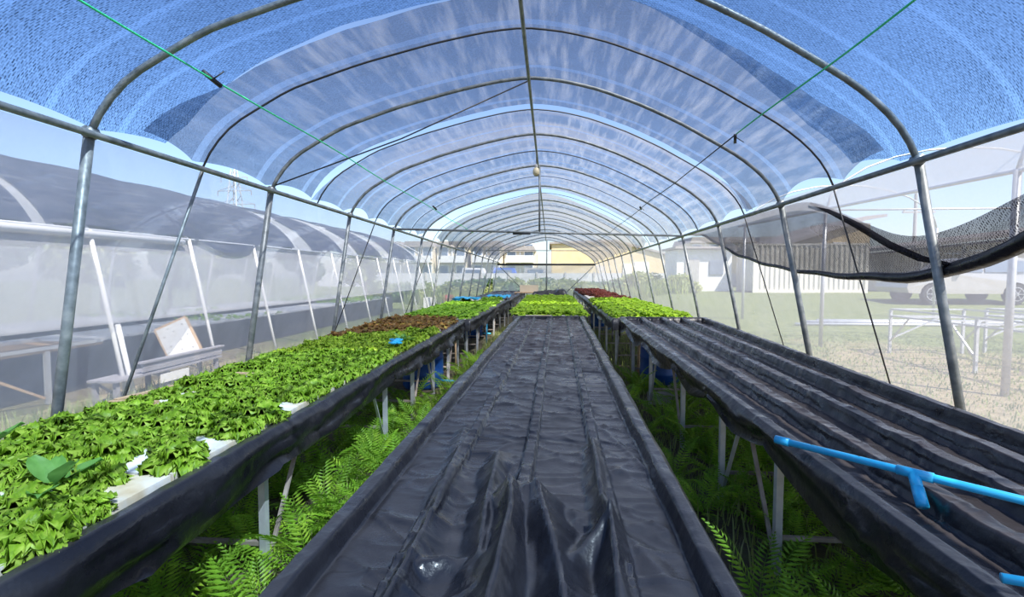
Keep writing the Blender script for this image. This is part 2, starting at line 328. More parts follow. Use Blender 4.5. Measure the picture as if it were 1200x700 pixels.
# tie bar with king post on the fourth hoop, thinner ties behind
def tie(n, z, name, label, r, king=True, mat='galv'):
    yr = D0 + SP * n; a = Vector(eaveL(yr)); b = Vector(eaveR(yr))
    if z is not None: a.z = b.z = z
    h = empty(name, ((a + b) / 2), label, 'tie bar'); o = Vector(h.location)
    MB().tube([a - o, b - o], r, 8).build('cross_bar', mat, h, True)
    if king:
        x = -.18; t = (x - a.x) / (b.x - a.x); c = a.lerp(b, t); top = Vector(hoop_pt(x, 1.85, yr))
        MB().tube([c - o, top - o], r * .9, 8).build('king_post', mat, h, True)
        MB().box(c - o + Vector((-.3, -.02, -.02)), (.3, .05, .03)).build('splice_plate', 'black_wire', h)
tie(3, None, 'tie_bar', 'galvanised tie bar with a king post up to the ridge', .018)
tie(9, CAMZ + .93, 'tie_bar', 'thin tie bar high across the far arch', .014, False)
# end frame
yr = D0 + SP * 12; a, b = Vector(eaveL(yr)), Vector(eaveR(yr)); zE = CAMZ + .50
h = empty('end_beam', (0, yr + .3, 0), 'black beam with post and diagonal struts closing the tunnel end', 'beam'); o = Vector(h.location)
a.z = b.z = zE
MB().tube([a - o, b - o], .05, 8).build('beam', 'black_wire', h, True)
c = a.lerp(b, .5)
MB().tube([(c.x - .02, c.y - o.y, 0), Vector(hoop_pt(-.16, 1.82, yr)) - o], .03, 8).build('end_post', 'galv', h, True)
MB().tube([a - o + Vector((.1, 0, -.1)), Vector((-1.05, c.y - o.y - .1, .55))], .022, 6).build('strut', 'galv', h, True)
MB().tube([b - o + Vector((-.1, 0, -.1)), Vector((.62, c.y - o.y - .1, .55))], .022, 6).build('strut', 'galv', h, True)
# guy bars and ropes at mid bay
for n in range(0, 8):
    yr = D0 + SP * (n + .5)
    pts = [hoop_pt(x, z + .012, yr) for x, z in ARC[::2]]
    o_ = tag(MB().tube(pts, .0075 if n < 3 else .006, 6).build('roof_rope', 'black_wire', None, True), ['dark rope under the blue grey net just behind the coarse front net', 'dark rope under the pale net beside the first bright roof gap'][n] if n < 2 else ORD[n - 1] + ' dark roof rope behind the first bright roof gap, counting towards the end beam', 'rope', 'ropes under the net at mid bay')
for n, r in ((0, .012), (2, .007), (4, .007)):
    yr = D0 + SP * (n + .5); e = Vector(eaveL(yr)); t = (e.z) / 1.75
    f_ = Vector((-3.49, yr + skew(-3.4) + .02, 0))
    tag(MB().tube([f_, e], r, 6).build('guy_bar', 'galv' if n == 0 else 'black_wire', None, True), ['slanting galvanised stay bar from eave to ground near the grey bench', None, 'thin dark stay wire slanting to the net wall behind the green lettuces', None, 'thin dark stay wire slanting down behind the red lettuces'][n], 'stay')
for n in (0, 1):
    yr = D0 + SP * (n + .5); e = Vector(eaveR(yr)); f_ = Vector((2.98, yr + skew(2.9), .12))
    tag(MB().tube([e, e.lerp(f_, .5), f_], .006, 6).build('guy_wire', 'black_wire', None, True), ['thin black stay wire hanging past the swagged shade cloth', 'thin black stay wire in front of the white container'][n], 'stay')
# strings along the tunnel
def string(x, z, y0, y1, mat, r=.006, wob=.01):
    yy = np.linspace(y0, y1, 24); return MB().tube([(x + .004 * math.sin(y * 3), y, CAMZ + z + drop(y) + wob * math.sin(y * 1.79)) for y in yy], r, 5)
s1 = empty('nylon_string', (-2.09, 0, 2.8), 'bright green string tied along the hoops above the planted bed', 'string'); off = Vector(s1.location)
def off_build(mb, name, mat, par, smooth=True):
    mb.v = [tuple(Vector(p) - Vector(par.location)) for p in mb.v]; return mb.build(name, mat, par, smooth)
off_build(string(-2.09, 1.205, -1.5, 13, None), 'cord', 'green_string', s1)
for y in (2.86, 8.6): off_build(MB().bar((-2.11, y - .05, CAMZ + 1.235), (-2.07, y + .06, CAMZ + 1.185), .022).bar((-2.09, y, CAMZ + 1.2), (-2.02, y + .02, CAMZ + 1.26), .006), 'knot', 'black_wire', s1)
s2 = empty('nylon_string', (1.58, 0, 2.8), 'green string joined to black wire along the hoops over the four-channel tray', 'string')
off_build(string(1.58, 1.19, -1.5, 4.3, None), 'cord', 'green_string', s2); off_build(string(1.58, 1.19, 4.3, 20, None, .006), 'wire', 'black_wire', s2)
for y in (4.3, 8.6): off_build(MB().bar((1.56, y - .05, CAMZ + 1.18), (1.6, y + .06, CAMZ + 1.15), .024).bar((1.58, y, CAMZ + 1.18), (1.63, y - .05, CAMZ + 1.12), .006), 'knot', 'black_wire', s2)
yr = D0 + SP; e = Vector(eaveL(yr)); rp = Vector(hoop_pt(-.2, 1.83, yr))
tag(MB().tube([e + Vector((0, 0, .03)), e.lerp(rp, .5) - Vector((0, 0, .035)), rp], .0065, 6).build('brace_wire', 'black_wire', None, True), 'black wire slanting from the eave joint up to the ridge', 'wire')
# hanging lamp
lp = empty('hanging_bulb', (-.205, 7.0, CAMZ + 1.5), 'small ivory bulb hanging on a wire from the ridge pipe', 'lamp')
MB().lathe([(0, -.075), (.03, -.07), (.048, -.04), (.048, 0), (.04, .03), (.02, .045)], 14).build('globe', 'bulb', lp, True)
MB().lathe([(.022, .04), (.024, .08), (.01, .095), (0, .095)], 12).build('socket', 'concrete', lp, True)
MB().tube([(0, 0, .09), (.003, 0, .3)], .005, 6).build('wire', 'black_wire', lp, True)

# ------------------------------------------------------------------ shade nets over the hoops
def arc_at(q):
    i = np.clip(q, 0, 1) * (len(ARC) - 1); return np.interp(i, np.arange(len(ARC)), ARC[:, 0]), np.interp(i, np.arange(len(ARC)), ARC[:, 1])
def arc_q(x): return float(np.interp(x, ARC[:, 0], np.linspace(0, 1, len(ARC))))
def shade_net(y0f, y1f, ny, mat, label, seed, lift=.03, flap=0):
    nq = 64; Q = np.linspace(0, 1, nq); P = np.zeros((ny, nq, 3)); UV = np.zeros((ny, nq, 2))
    xs, zs = arc_at(Q); tx = np.gradient(xs); tz = np.gradient(zs); ln = np.hypot(tx, tz); nx, nz = -tz / ln, tx / ln
    e0 = np.array([y0f(x) for x in xs]); e1 = np.array([y1f(x) for x in xs])
    rr = np.random.default_rng(seed); k0 = rr.random(40)
    for j in range(ny):
        t = j / (ny - 1); yb = e0 * (1 - t) + e1 * t
        ym = float(yb.mean()); ph = (ym - D0) / (SP / 2); bay = int(math.floor(ph)) + 10; s = abs(math.sin(PI * ph))
        for side in (0, 1):
            pass
        cutL = (.003 + .019 * s ** .8 * (.25 + .9 * k0[bay % 40])); cutR = (.003 + (.018 if ym > 2.6 else .006) * s ** .8 * (.3 + .9 * k0[(bay + 17) % 40]))
        q = cutL + Q * (1 - cutL - cutR); x, z = arc_at(q); nxx = np.interp(q, Q, nx); nzz = np.interp(q, Q, nz)
        y_ = np.interp(q, Q, yb); php = (y_ - D0) / (SP / 2)
        sag = .022 * np.sin(PI * php) ** 2 * np.sin(PI * q) + .01 * vnoise(q * 40, y_ * 6 + seed) * np.sin(PI * q)
        of = lift - sag
        P[j, :, 0] = x + nxx * of; P[j, :, 1] = y_ + skew(x); P[j, :, 2] = CAMZ + z + drop(ym) + nzz * of
        UV[j, :, 0] = q * ARCLEN; UV[j, :, 1] = y_
    o = link('shade_net', grid_mesh('shade_net', P, mat, UV)); return tag(o, label, 'net')
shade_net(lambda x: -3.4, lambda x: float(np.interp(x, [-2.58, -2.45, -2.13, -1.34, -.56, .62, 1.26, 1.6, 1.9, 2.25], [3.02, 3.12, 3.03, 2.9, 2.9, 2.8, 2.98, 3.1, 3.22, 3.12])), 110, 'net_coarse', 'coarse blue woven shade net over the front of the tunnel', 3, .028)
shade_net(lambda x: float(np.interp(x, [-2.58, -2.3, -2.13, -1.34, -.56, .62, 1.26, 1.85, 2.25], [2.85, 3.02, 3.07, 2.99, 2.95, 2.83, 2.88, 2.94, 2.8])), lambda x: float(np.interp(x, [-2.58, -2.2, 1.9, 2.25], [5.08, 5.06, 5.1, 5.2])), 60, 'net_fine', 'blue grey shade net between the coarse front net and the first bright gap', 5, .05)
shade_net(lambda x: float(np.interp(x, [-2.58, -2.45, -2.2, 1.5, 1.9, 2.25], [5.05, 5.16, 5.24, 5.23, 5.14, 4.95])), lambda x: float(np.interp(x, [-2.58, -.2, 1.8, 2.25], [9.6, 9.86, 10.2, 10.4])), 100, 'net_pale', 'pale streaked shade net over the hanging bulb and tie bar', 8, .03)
shade_net(lambda x: float(np.interp(x, [-2.58, -2.0, -.2, 1.0, 1.9, 2.25], [10.7, 10.85, 10.5, 10.95, 10.9, 10.6])), lambda x: D0 + SP * 12.1, 130, 'net_far', 'light grey shade net over the far half of the tunnel', 11, .03)

# ------------------------------------------------------------------ net walls
def wall_net(name, e, gxb, y0, y1, mat, label, bulge=.02):
    yy = np.linspace(y0, y1, 60); tt = np.linspace(0, 1, 14); P = np.zeros((60, 14, 3)); UV = np.zeros((60, 14, 2))
    for i, y in enumerate(yy):
        a = Vector(e(y)); b = Vector((gxb, y + skew(gxb), .0))
        for j, t in enumerate(tt):
            p = a.lerp(b, t); p.x += (1 if gxb > 0 else -1) * (.035 + bulge * math.sin(PI * t) * (.6 + .8 * vnoise(y * 1.3, t * 3)))
            p.z -= .02 * (1 - t); P[i, j] = p; UV[i, j] = (t * 2.5, y)
    return tag(link(name, grid_mesh(name, P, mat, UV)), label, 'wall', kind='structure')
wall_net('wall_left', eaveL, -3.55, -2, D0 + SP * 12, 'insect_left', 'white insect net wall between the planted bed and the grey bench')
wall_net('wall_right', eaveR, 3.12, -2, D0 + SP * 12, 'insect', 'white insect net wall in front of the dry lawn and container')
yb = D0 + SP * 12 + .25
P = np.array([[(lerp(-2.9, 2.7, i / 20), yb + .32 + skew(0) * 0, lerp(.0, zE - .05, j / 4)) for j in range(5)] for i in range(21)])
UVb = np.array([[(i * .28, j * .4) for j in range(5)] for i in range(21)], float)
tag(link('wall_back', grid_mesh('wall_back', P, 'insect_left', UVb)), 'white insect net closing the far end of the tunnel under the black beam', 'wall', kind='structure')

# ------------------------------------------------------------------ swagged black shade cloth
SX = 2.475; SC = SX / 2.33
roll = [(8.3, .66), (7.3, .60), (6.6, .40), (6.03, .228), (5.4, .12), (4.96, .059), (4.29, 0), (3.5, -.024), (3.07, 0), (2.79, .065), (2.56, .147), (2.25, .28), (1.9, .46), (1.6, .6)]
topz = [(8.3, .67), (7.3, .655), (6, .65), (4.45, .645), (4.2, .60), (3.8, .43), (3.36, .25), (3.1, .23), (2.79, .29), (2.56, .37), (2.25, .46), (1.9, .55), (1.6, .63)]
yy = np.linspace(8.3, 1.6, 90)
rz = np.interp(-yy, [-p[0] for p in roll], [p[1] for p in roll]); tz_ = np.interp(-yy, [-p[0] for p in topz], [p[1] for p in topz])
for _ in range(4):
    rz[1:-1] = (rz[:-2] + 2 * rz[1:-1] + rz[2:]) / 4; tz_[1:-1] = (tz_[:-2] + 2 * tz_[1:-1] + tz_[2:]) / 4
sw = empty('black_shade_cloth', (SX, 4.6, 1.6), 'black shade cloth rolled up and sagging from the eave before the container', 'shade cloth'); o = Vector(sw.location)
def swx(z): return SX - .19 * z  # follows the leaning posts
P = np.zeros((90, 12, 3)); UV = np.zeros((90, 12, 2))
for i in range(90):
    for j in range(12):
        t = j / 11; z = lerp(tz_[i], rz[i], t); P[i, j] = (swx(z) + .03 * math.sin(t * 9 + yy[i] * 2) * math.sin(PI * t) - o.x, yy[i] * SC - o.y, CAMZ + z * SC - o.z); UV[i, j] = (z, yy[i])
link('cloth', grid_mesh('cloth', P, 'swag', UV), sw)
MB().tube([(swx(rz[i]) - o.x, yy[i] * SC - o.y, CAMZ + rz[i] * SC - o.z + .008 * math.sin(yy[i] * 9)) for i in range(0, 90, 2)], [lerp(.018, .05, sstep(5, 2.2, yy[i])) if yy[i] < 5 else .018 for i in range(0, 90, 2)], 8).build('rolled_hem', 'film', sw, True)
fold = [(4.25, .6), (4.0, .5), (3.7, .36), (3.4, .2), (3.15, .1), (2.95, .06)]
MB().tube([(swx(z) - .035 - o.x, y * SC - o.y, CAMZ + z * SC - o.z) for y, z in fold], [.01, .02, .024, .024, .022, .012], 6).build('fold', 'swag', sw, True)

# ------------------------------------------------------------------ hydroponic trays
LEG = {}
def boxmesh(w, d, h_, mat):
    k = (w, d, round(h_, 3), mat)
    if k not in LEG: LEG[k] = MB().box((0, 0, h_ / 2), (w, d, h_)).mesh('leg', mat)
    return LEG[k]
def tray(label, y0, y1, XL, XR, Z, depth=.07, ridges=(), rh=.035, rw=.03, skL=.2, skR=.2, mat='film', ny=300, nx=90, folds=(), wr=.004, legs=(), skend=.2, seed=0, legmat='steel_light', scal=.06, rimw=.055, crumple_end=0, loc=None):
    root = empty('hydroponic_tray', (0, (y0 + y1) / 2, 0), label, 'tray'); o = Vector(root.location)
    # stations, denser close to the viewer side
    t = np.linspace(0, 1, ny); Y = y0 + (y1 - y0) * (t * .45 + .55 * t ** 1.8)
    nsk = 7
    lat = np.unique(np.round(np.concatenate([np.linspace(0, 1, nx), np.linspace(0, .075, 10), np.linspace(.925, 1, 10)]), 4)); nl = len(lat)
    A = np.zeros((ny, nl + 2 * nsk, 3)); UV = np.zeros((ny, nl + 2 * nsk, 2))
    xl = np.array([XL(y) for y in Y]); xr = np.array([XR(y) for y in Y]); zt = np.array([Z(y) for y in Y]); W = xr - xl
    X = xl[:, None] + W[:, None] * lat[None]; YY = np.repeat(Y[:, None], nl, 1)
    e = np.minimum(X - xl[:, None], xr[:, None] - X)
    ew = rimw * (1 + .25 * (vnoise(YY * 3 + seed, lat[None] * 2 + YY * 0) - .5))
    hz = -depth * sstep(ew, ew + .03, e) - .012 * sstep(.012, 0, e)
    for rf in ridges:
        c = xl[:, None] + W[:, None] * rf + .012 * (vnoise(YY * .8 + rf * 31, YY * 0 + seed) - .5)
        d = np.abs(X - c); w_ = rw * (1 + .2 * (vnoise(YY * 2.2 + rf * 17, YY * 0 + 3) - .5))
        hz = np.maximum(hz, -depth + rh * (1 - sstep(w_ * .72, w_ * 1.12, d + .0025 * (ridged(YY * 9 + rf * 9, X * 20) ** 2))) * (.9 + .14 * vnoise(YY * 5 + rf * 50, YY * 0)))
    fl = sstep(ew + .02, ew + .06, e)
    hz = hz + fl * wr * (ridged(X * 3.1 + seed, YY * 8) ** 6 * 2.4 + ridged(X * 4.3 + YY * 2, YY * 15 + 7) ** 8 * 1.8 + ridged(X * 2 - YY * 3 + 5, YY * 5 + X * 4) ** 9 * 2.2)
    hz = hz + (1 - fl) * .004 * (ridged(X * 14 + seed, YY * 9) ** 3 - .4) + .004 * (vnoise(YY * 6, X * 3 + seed) - .5)
    for pts, hh, w_ in folds:     # crest lines of loose film
        best = np.full(X.shape, 9.); hb = np.zeros(X.shape)
        for (ax, ay, ah), (bx, by, bh) in zip(pts[:-1], pts[1:]):
            vx, vy = bx - ax, by - ay; L2 = vx * vx + vy * vy; tt = np.clip(((X - ax) * vx + (YY - ay) * vy) / L2, 0, 1)
            dd = np.hypot(X - ax - tt * vx, YY - ay - tt * vy); m_ = dd < best; best = np.where(m_, dd, best); hb = np.where(m_, ah + tt * (bh - ah), hb)
        ww = w_ * (.8 + .5 * vnoise(X * 11, YY * 11))
        hz = np.maximum(hz, -depth + hb * hh * np.clip(1 - best / ww, 0, 1) ** 1.25 + (hz + depth) * .5)
    if crumple_end:
        ce = sstep(y1 - crumple_end, y1 - .1, YY) * fl; hz = hz + ce * .05 * (ridged(X * 9, YY * 4 + 3) ** 2 - .3)
    end = sstep(.09, .05, y1 - YY) + sstep(.09, .05, YY - y0); hz = np.where(end > 0, hz * (1 - np.clip(end, 0, 1)), hz)
    A[:, nsk:nsk + nl, 0] = X; A[:, nsk:nsk + nl, 1] = YY; A[:, nsk:nsk + nl, 2] = zt[:, None] + hz
    leg_ph = np.array([min([abs(y - l) for l in legs] + [9]) for y in Y])
    for s, sk, sgn in ((0, skL, -1), (1, skR, 1)):
        dep = sk * (.82 + .3 * vnoise(Y * .9 + s * 9 + seed, Y * 0)) + scal * np.clip(leg_ph / .6, 0, 1) ** .7 - scal * .5
        bx = xl if s == 0 else xr
        for j in range(nsk):
            q = (nsk - j) / nsk if s == 0 else (j + 1) / nsk
            col = j if s == 0 else nsk + nl + j
            A[:, col, 0] = bx + sgn * (.008 + .02 * q * (vnoise(Y * 2.6 + seed, Y * 0 + q * 1.5) - .2) + .03 * math.sin(q * 7 + s) * (vnoise(Y * .7, Y * 0 + 8)) + .045 * ridged(Y * 1.1 + q * .9 + seed, Y * .4 + q * 2.5) ** 4 * min(1, q * 2) - .03 * q * q)
            A[:, col, 1] = Y; A[:, col, 2] = zt - .012 - dep * q + .012 * vnoise(Y * 5, Y * 0 + q * 4)
    A[:, :, 0] -= o.x; A[:, :, 1] -= o.y
    end_rows = []
    for q in (.5, 1.0):
        r = A[-1].copy(); r[:, 1] += .012; r[:, 2] = np.minimum(r[:, 2], A[-1][:, 2] - skend * q); end_rows.append(r)
    st_rows = []
    for q in (1.0, .5):
        r = A[0].copy(); r[:, 1] -= .012; r[:, 2] = np.minimum(r[:, 2], A[0][:, 2] - skend * q); st_rows.append(r)
    A = np.concatenate([np.array(st_rows), A, np.array(end_rows)])
    link('film_liner', grid_mesh('film_liner', A, mat), root)
    # timber and steel below
    for k, s in ((XL, 1), (XR, -1)):
        MB().bar((k(y0) + s * .03, y0 + .03 - o.y, Z(y0) - .085), (k(y1) + s * .03, y1 - .03 - o.y, Z(y1) - .085), .03, .05).build('side_rail', legmat, root)
    fm = boxmesh(.036, .036, .7, legmat)
    for i, yl in enumerate(legs):
        xs_ = (XL(yl) + .09, XR(yl) - .09); zz = Z(yl) - .1
        for xx in xs_:
            g = min(gz(xx, yl), 0)
            l = link('leg', boxmesh(.036, .036, zz + .02, legmat), root, (xx, yl - o.y, -.02))
        MB().bar((xs_[0], yl - o.y, zz - .02), (xs_[1], yl - o.y, zz - .02), .03).build('cross_rail', legmat, root)
        MB().bar((xs_[0], yl - o.y, .2), (xs_[1], yl - o.y, .2), .022).build('low_rail', 'rust', root)
        for xx in xs_:
            dy = -.36 if i % 2 == 0 else .4
            MB().bar((xx, yl - o.y + .02 * (1 if dy > 0 else -1), .06), (xx, yl - o.y + dy, zz - .03), .022, .014).build('brace', 'rust' if i % 2 else legmat, root)
    return root

lin = lambda y0, a, y1, b: (lambda y: a + (b - a) * (y - y0) / (y1 - y0))
cXL, cXR, cZ = lin(1.1, -.731, 9.06, -.605), lin(1.19, .49, 9.06, .626), lin(1.1, .82, 9.06, .84)
lXL, lXR, lZ = lin(2.4, -2.655, 7.3, -2.735), lin(1.07, -1.395, 8.07, -1.478), lin(1.1, .82, 8.07, .845)
rXL, rXR, rZ = lin(1.25, 1.13, 8.07, 1.175), lin(2.59, 2.39, 8.07, 2.56), lin(1.8, .82, 8.07, .918)
FOLDS = [([(-.236, 2.17, .35), (-.222, 1.95, .75), (-.217, 1.61, .75), (-.194, 1.25, .5), (-.2, .8, .4)], .11, .075),
         ([(-.15, 1.78, .5), (-.142, 1.669, 1.0), (-.122, 1.47, .85), (-.132, 1.228, .8), (-.16, .8, .6)], .15, .085),
         ([(-.06, 1.78, .5), (-.048, 1.695, 1.0), (-.009, 1.479, .8), (.028, 1.275, .6), (.06, .8, .5)], .13, .1),
         ([(.205, 2.3, .5), (.195, 1.99, .75), (.184, 1.713, .6), (.194, 1.519, 1.0), (.175, 1.252, .8), (.15, .8, .6)], .105, .06),
         ([(.194, 1.519, 1.0), (.121, 1.421, .7), (.066, 1.346, .4)], .09, .07),
         ([(.194, 1.6, .5), (.28, 1.45, .35), (.33, 1.3, .2)], .07, .08),
         ([(-.451, 2.497, .5), (-.41, 1.9, .5), (-.387, 1.449, .6), (-.393, 1.207, .7), (-.42, .8, .5)], .08, .07),
         ([(-.36, 1.3, .6), (-.3, 1.34, .6), (-.246, 1.349, .3)], .06, .06),
         ([(.3, 2.6, .2), (.42, 2.1, .35), (.5, 1.7, .2)], .04, .03)]
tray('empty black film tray with three low ridges and crumpled film at one end', .35, 9.06, cXL, cXR, cZ, .06, (.255, .51, .765), .04, .03, .17, .17, 'film', 640, 150, FOLDS, .0045, (.8, 2.2, 3.6, 5.0, 6.4, 7.7, 8.9), .14, 2, crumple_end=.5)
tray('empty black film tray of four deep channels with blue pipes lying across', .45, 8.07, rXL, rXR, rZ, .085, (.255, .495, .735), .08, .047, .17, .15, 'film', 600, 150, (), .0022, (1.35, 2.62, 3.48, 4.52, 6.0, 7.3), .18, 6, crumple_end=.3, scal=.12)
tray('long film-lined bed of curly green and red-brown lettuces by the grey bench', .35, 8.07, lXL, lXR, lZ, .055, (), 0, .03, .1, .24, 'film', 420, 60, (), .003, (1.3, 2.35, 4.28, 5.2, 6.2, 7.2, 8.0), .2, 4)
fcL, fcR, fcZ = lin(9.3, -.7, 17, -.7), lin(9.3, .66, 17, .66), lin(9.3, .82, 17, .85)
tray('film-lined bed of lime lettuces standing behind the empty ridged tray', 9.25, 16.6, fcL, fcR, fcZ, .055, (), 0, .03, .17, .17, 'film_dusty', 120, 30, (), .003, (9.5, 11, 12.5, 14, 15.5), .15, 9)
f2L, f2R, f2Z = lin(8.25, -2.7, 16, -2.7), lin(8.25, -1.4, 16, -1.3), lin(8.25, .83, 16, .85)
tray('film-lined bed of loose-leaf lettuces behind the red lettuces', 8.25, 15.2, f2L, f2R, f2Z, .055, (), 0, .03, .15, .25, 'film_dusty', 140, 30, (), .003, (8.45, 9.6, 10.9, 12.2, 13.5, 14.8), .2, 12)
f3L, f3R = lin(15.4, -2.65, 23, -2.6), lin(15.4, -1.28, 23, -1.2)
tray('empty dark blue-black tray at the far end beyond the loose-leaf lettuces', 15.4, 22.6, f3L, f3R, lin(15, .85, 23, .85), .08, (.27, .5, .73), .07, .05, .15, .25, 'film_dusty', 120, 50, (), .003, (15.6, 17.5, 19.4, 21.3, 22.4), .2, 14)
f4L, f4R, f4Z = lin(8.3, 1.08, 23, 1.14), lin(8.3, 2.46, 23, 2.3), lin(8.3, .87, 23, .9)
tray('film-lined bed of lime and dark red lettuces behind the four-channel tray', 8.25, 22.8, f4L, f4R, f4Z, .055, (), 0, .03, .2, .15, 'film_dusty', 200, 30, (), .003, (8.5, 10, 11.5, 13, 14.6, 16.2, 18, 20, 22), .2, 17)
# heap of film at the end of the lime bed
hp = np.zeros((40, 26, 3))
for i in range(40):
    for j in range(26):
        u, v = i / 39, j / 25; x = lerp(-.75, .7, u); y = lerp(16.75, 17.7, v)
        e_ = min(u, 1 - u, v, 1 - v) * 8; hp[i, j] = (x, y, .78 + min(1, e_) * (.07 + .16 * float(ridged(u * 5 + 2, v * 3)) ** 1.5 + .12 * u))
tag(link('film_heap', grid_mesh('film_heap', hp, 'film_dusty')), 'crumpled heap of black film behind the lime lettuce bed', 'plastic film')
tb = empty('film_table', (0, 17.2, 0), 'steel table carrying the crumpled heap of black film', 'table')
MB().box((0, 0, .77), (1.4, .95, .02)).build('table_top', 'film_dusty', tb)
for sx in (-.62, .62):
    for sy in (-.4, .4): link('leg', boxmesh(.036, .036, .76, 'steel_light'), tb, (sx, sy, 0))

# ------------------------------------------------------------------ foam boards
def boards(y0, y1, XL, XR, Z, n, label, group, skip=(), step=None, depth=.055):
    for i in range(n):
        if i in skip: continue
        a = lerp(y0, y1, i / n); b = lerp(y0, y1, (i + 1) / n) - .012; ym = (a + b) / 2
        xl, xr = XL(ym) + .092, XR(ym) - .092
        m = MB().box((0, 0, .0), (xr - xl, b - a, .05)).mesh('foam_board', 'foam')
        o = link('foam_board', m, None, ((xl + xr) / 2, ym, Z(ym) - depth + .034), (0, 0, math.atan2(-(XL(b) - XL(a)), b - a)))
        tag(o, label, 'foam board', group)
boards(.5, 7.98, lXL, lXR, lZ, 12, 'white foam raft holding curly green lettuces on the bed by the bench', 'foam rafts under the curly lettuces')
boards(8.36, 15.1, f2L, f2R, f2Z, 11, 'white foam raft among loose-leaf lettuces and blue sheeting', 'foam rafts under the loose-leaf lettuces')
boards(9.36, 16.5, fcL, fcR, fcZ, 11, 'white foam raft under the lime lettuces behind the ridged tray', 'foam rafts under the middle lime lettuces')
boards(8.36, 22.7, f4L, f4R, f4Z, 22, 'white foam raft among lime and dark red lettuces', 'foam rafts under lime and dark red lettuces')

# ------------------------------------------------------------------ lettuces
def leaf_mesh(name, mat, L, W, ruf, seed, nu=7, nv=9, curl=1.0, frill=3, zig=0):
    r = random.Random(seed); P = np.zeros((nu, nv, 3)); ph = [r.random() * 6.28 for _ in range(4)]
    for i in range(nu):
        t = i / (nu - 1); a = curl * (t ** 1.6) * .95
        bx = L * t * math.cos(a * .55); bz = -L * t * math.sin(a * .45) * t
        wd = W * (.14 + .86 * math.sin(PI * min(1, .08 + .70 * t)) ** .8)
        for j in range(nv):
            v = j / (nv - 1) * 2 - 1; av = abs(v); m_ = max(av ** 2, t ** 5) * t ** .4       # ruffles live on the margin
            s_ = (t * 2 + v * 1.5) * frill
            dz = ruf * m_ * (math.sin(s_ * 2.3 + ph[0]) + r.uniform(-.9, .9)); dx = ruf * m_ * (.7 * math.cos(s_ * 3.1 + ph[1]) + r.uniform(-.7, .7)); dy = ruf * m_ * r.uniform(-.7, .7)
            zg = ruf * zig * max(av ** 1.3, t ** 3) * (1 if ((i // 1 + j) % 2) else -1) * t ** .4; dz += zg; dx += .4 * zg
            P[i, j] = (bx + dx - .22 * L * av * av * t, v * wd / 2 + dy, bz + dz + .2 * wd * av * av)
    return grid_mesh(name, P, mat)
def head_layout(seed, rings):
    r = random.Random(seed); out = []
    for n, el, sc in rings:
        a0 = r.random() * 6.28
        for k in range(n): out.append((a0 + 2 * PI * k / n + r.uniform(-.2, .2), math.radians(el + r.uniform(-9, 9)), sc * r.uniform(.85, 1.12), r.randrange(4)))
    return out
def leaf_matrix(yaw, el, sc): return Matrix.Rotation(yaw, 4, 'Z') @ Matrix.Rotation(-el, 4, 'Y') @ Matrix.Scale(sc, 4)
def join_head(name, leaves, layout, mat):
    V = []; F = []
    for yaw, el, sc, k in layout:
        me = leaves[k]; Mx = leaf_matrix(yaw, el, sc); o = len(V)
        V += [tuple(Mx @ v.co) for v in me.vertices]; F += [tuple(i + o for i in p.vertices) for p in me.polygons]
    me = bpy.data.meshes.new(name); me.from_pydata(V, [], F); me.materials.append(M[mat]); me.shade_smooth(); return me
RINGS = [(8, 16, 1.0), (7, 38, .92), (5, 62, .78)]
def kind(mat, L, W, ruf, seed, rings=RINGS, **kw):
    lv = [leaf_mesh('leaf', mat, L, W, ruf, seed + i, **kw) for i in range(4)]
    lay = [head_layout(seed * 10 + i, rings) for i in range(4)]
    return dict(leaves=lv, lay=lay, heads=[join_head('lettuce_head', lv, l, mat) for l in lay])
K_CURL = kind('lettuce', .105, .078, .0105, 101, nu=12, nv=15, zig=.85, frill=5, rings=[(11, 18, 1.0), (10, 36, .98), (8, 56, .95), (5, 76, .85)])
K_LIME = kind('lime', .13, .12, .012, 202, nu=6, nv=9, rings=[(7, 22, 1.0), (6, 45, .95), (4, 68, .8)])
K_OAK = kind('oak', .15, .12, .014, 303, nu=6, nv=7, rings=[(6, 25, 1.0), (5, 48, .95), (3, 68, .8)])
K_RED = kind('redleaf', .13, .11, .015, 404, nu=7, nv=9, rings=[(7, 24, 1.0), (6, 45, .95), (4, 66, .85)])
K_DRED = kind('darkred', .13, .12, .014, 505, nu=6, nv=7, rings=[(7, 22, 1.0), (5, 45, .95), (3, 66, .85)])
def plant(K, x, y, z, sc, label, group, parts=False, name='lettuce'):
    i = random.randrange(4); rz = random.random() * 6.28
    if parts:
        e = empty(name, (x, y, z), label, 'lettuce', group, rz)
        for yaw, el, s, k in K['lay'][i]:
            q = link('leaf', K['leaves'][k], e); q.matrix_local = leaf_matrix(yaw, el, s * sc)
        return e
    return tag(link(name, K['heads'][i], None, (x, y, z), (0, 0, rz), sc), label, 'lettuce', group)
LB_CURL = ('frilly mid-green lettuce head on the white rafts by the grey bench', 'curly lettuces by the bench')
LB_RED = ('red-brown frilly lettuce head behind the curly green ones', 'red-brown lettuces', )
gaps = [(-2.02, 1.42, .13), (-1.6, 1.5, .06), (-1.52, 1.62, .08), (-1.72, 1.9, .11), (-1.5, 2.05, .1), (-2.42, 2.3, .1), (-2.35, 2.75, .14), (-1.53, 1.12, .07), (-1.55, 2.75, .07), (-2.5, 1.75, .06), (-2.3, 3.5, .1)]
rows = 6
nrow = 36
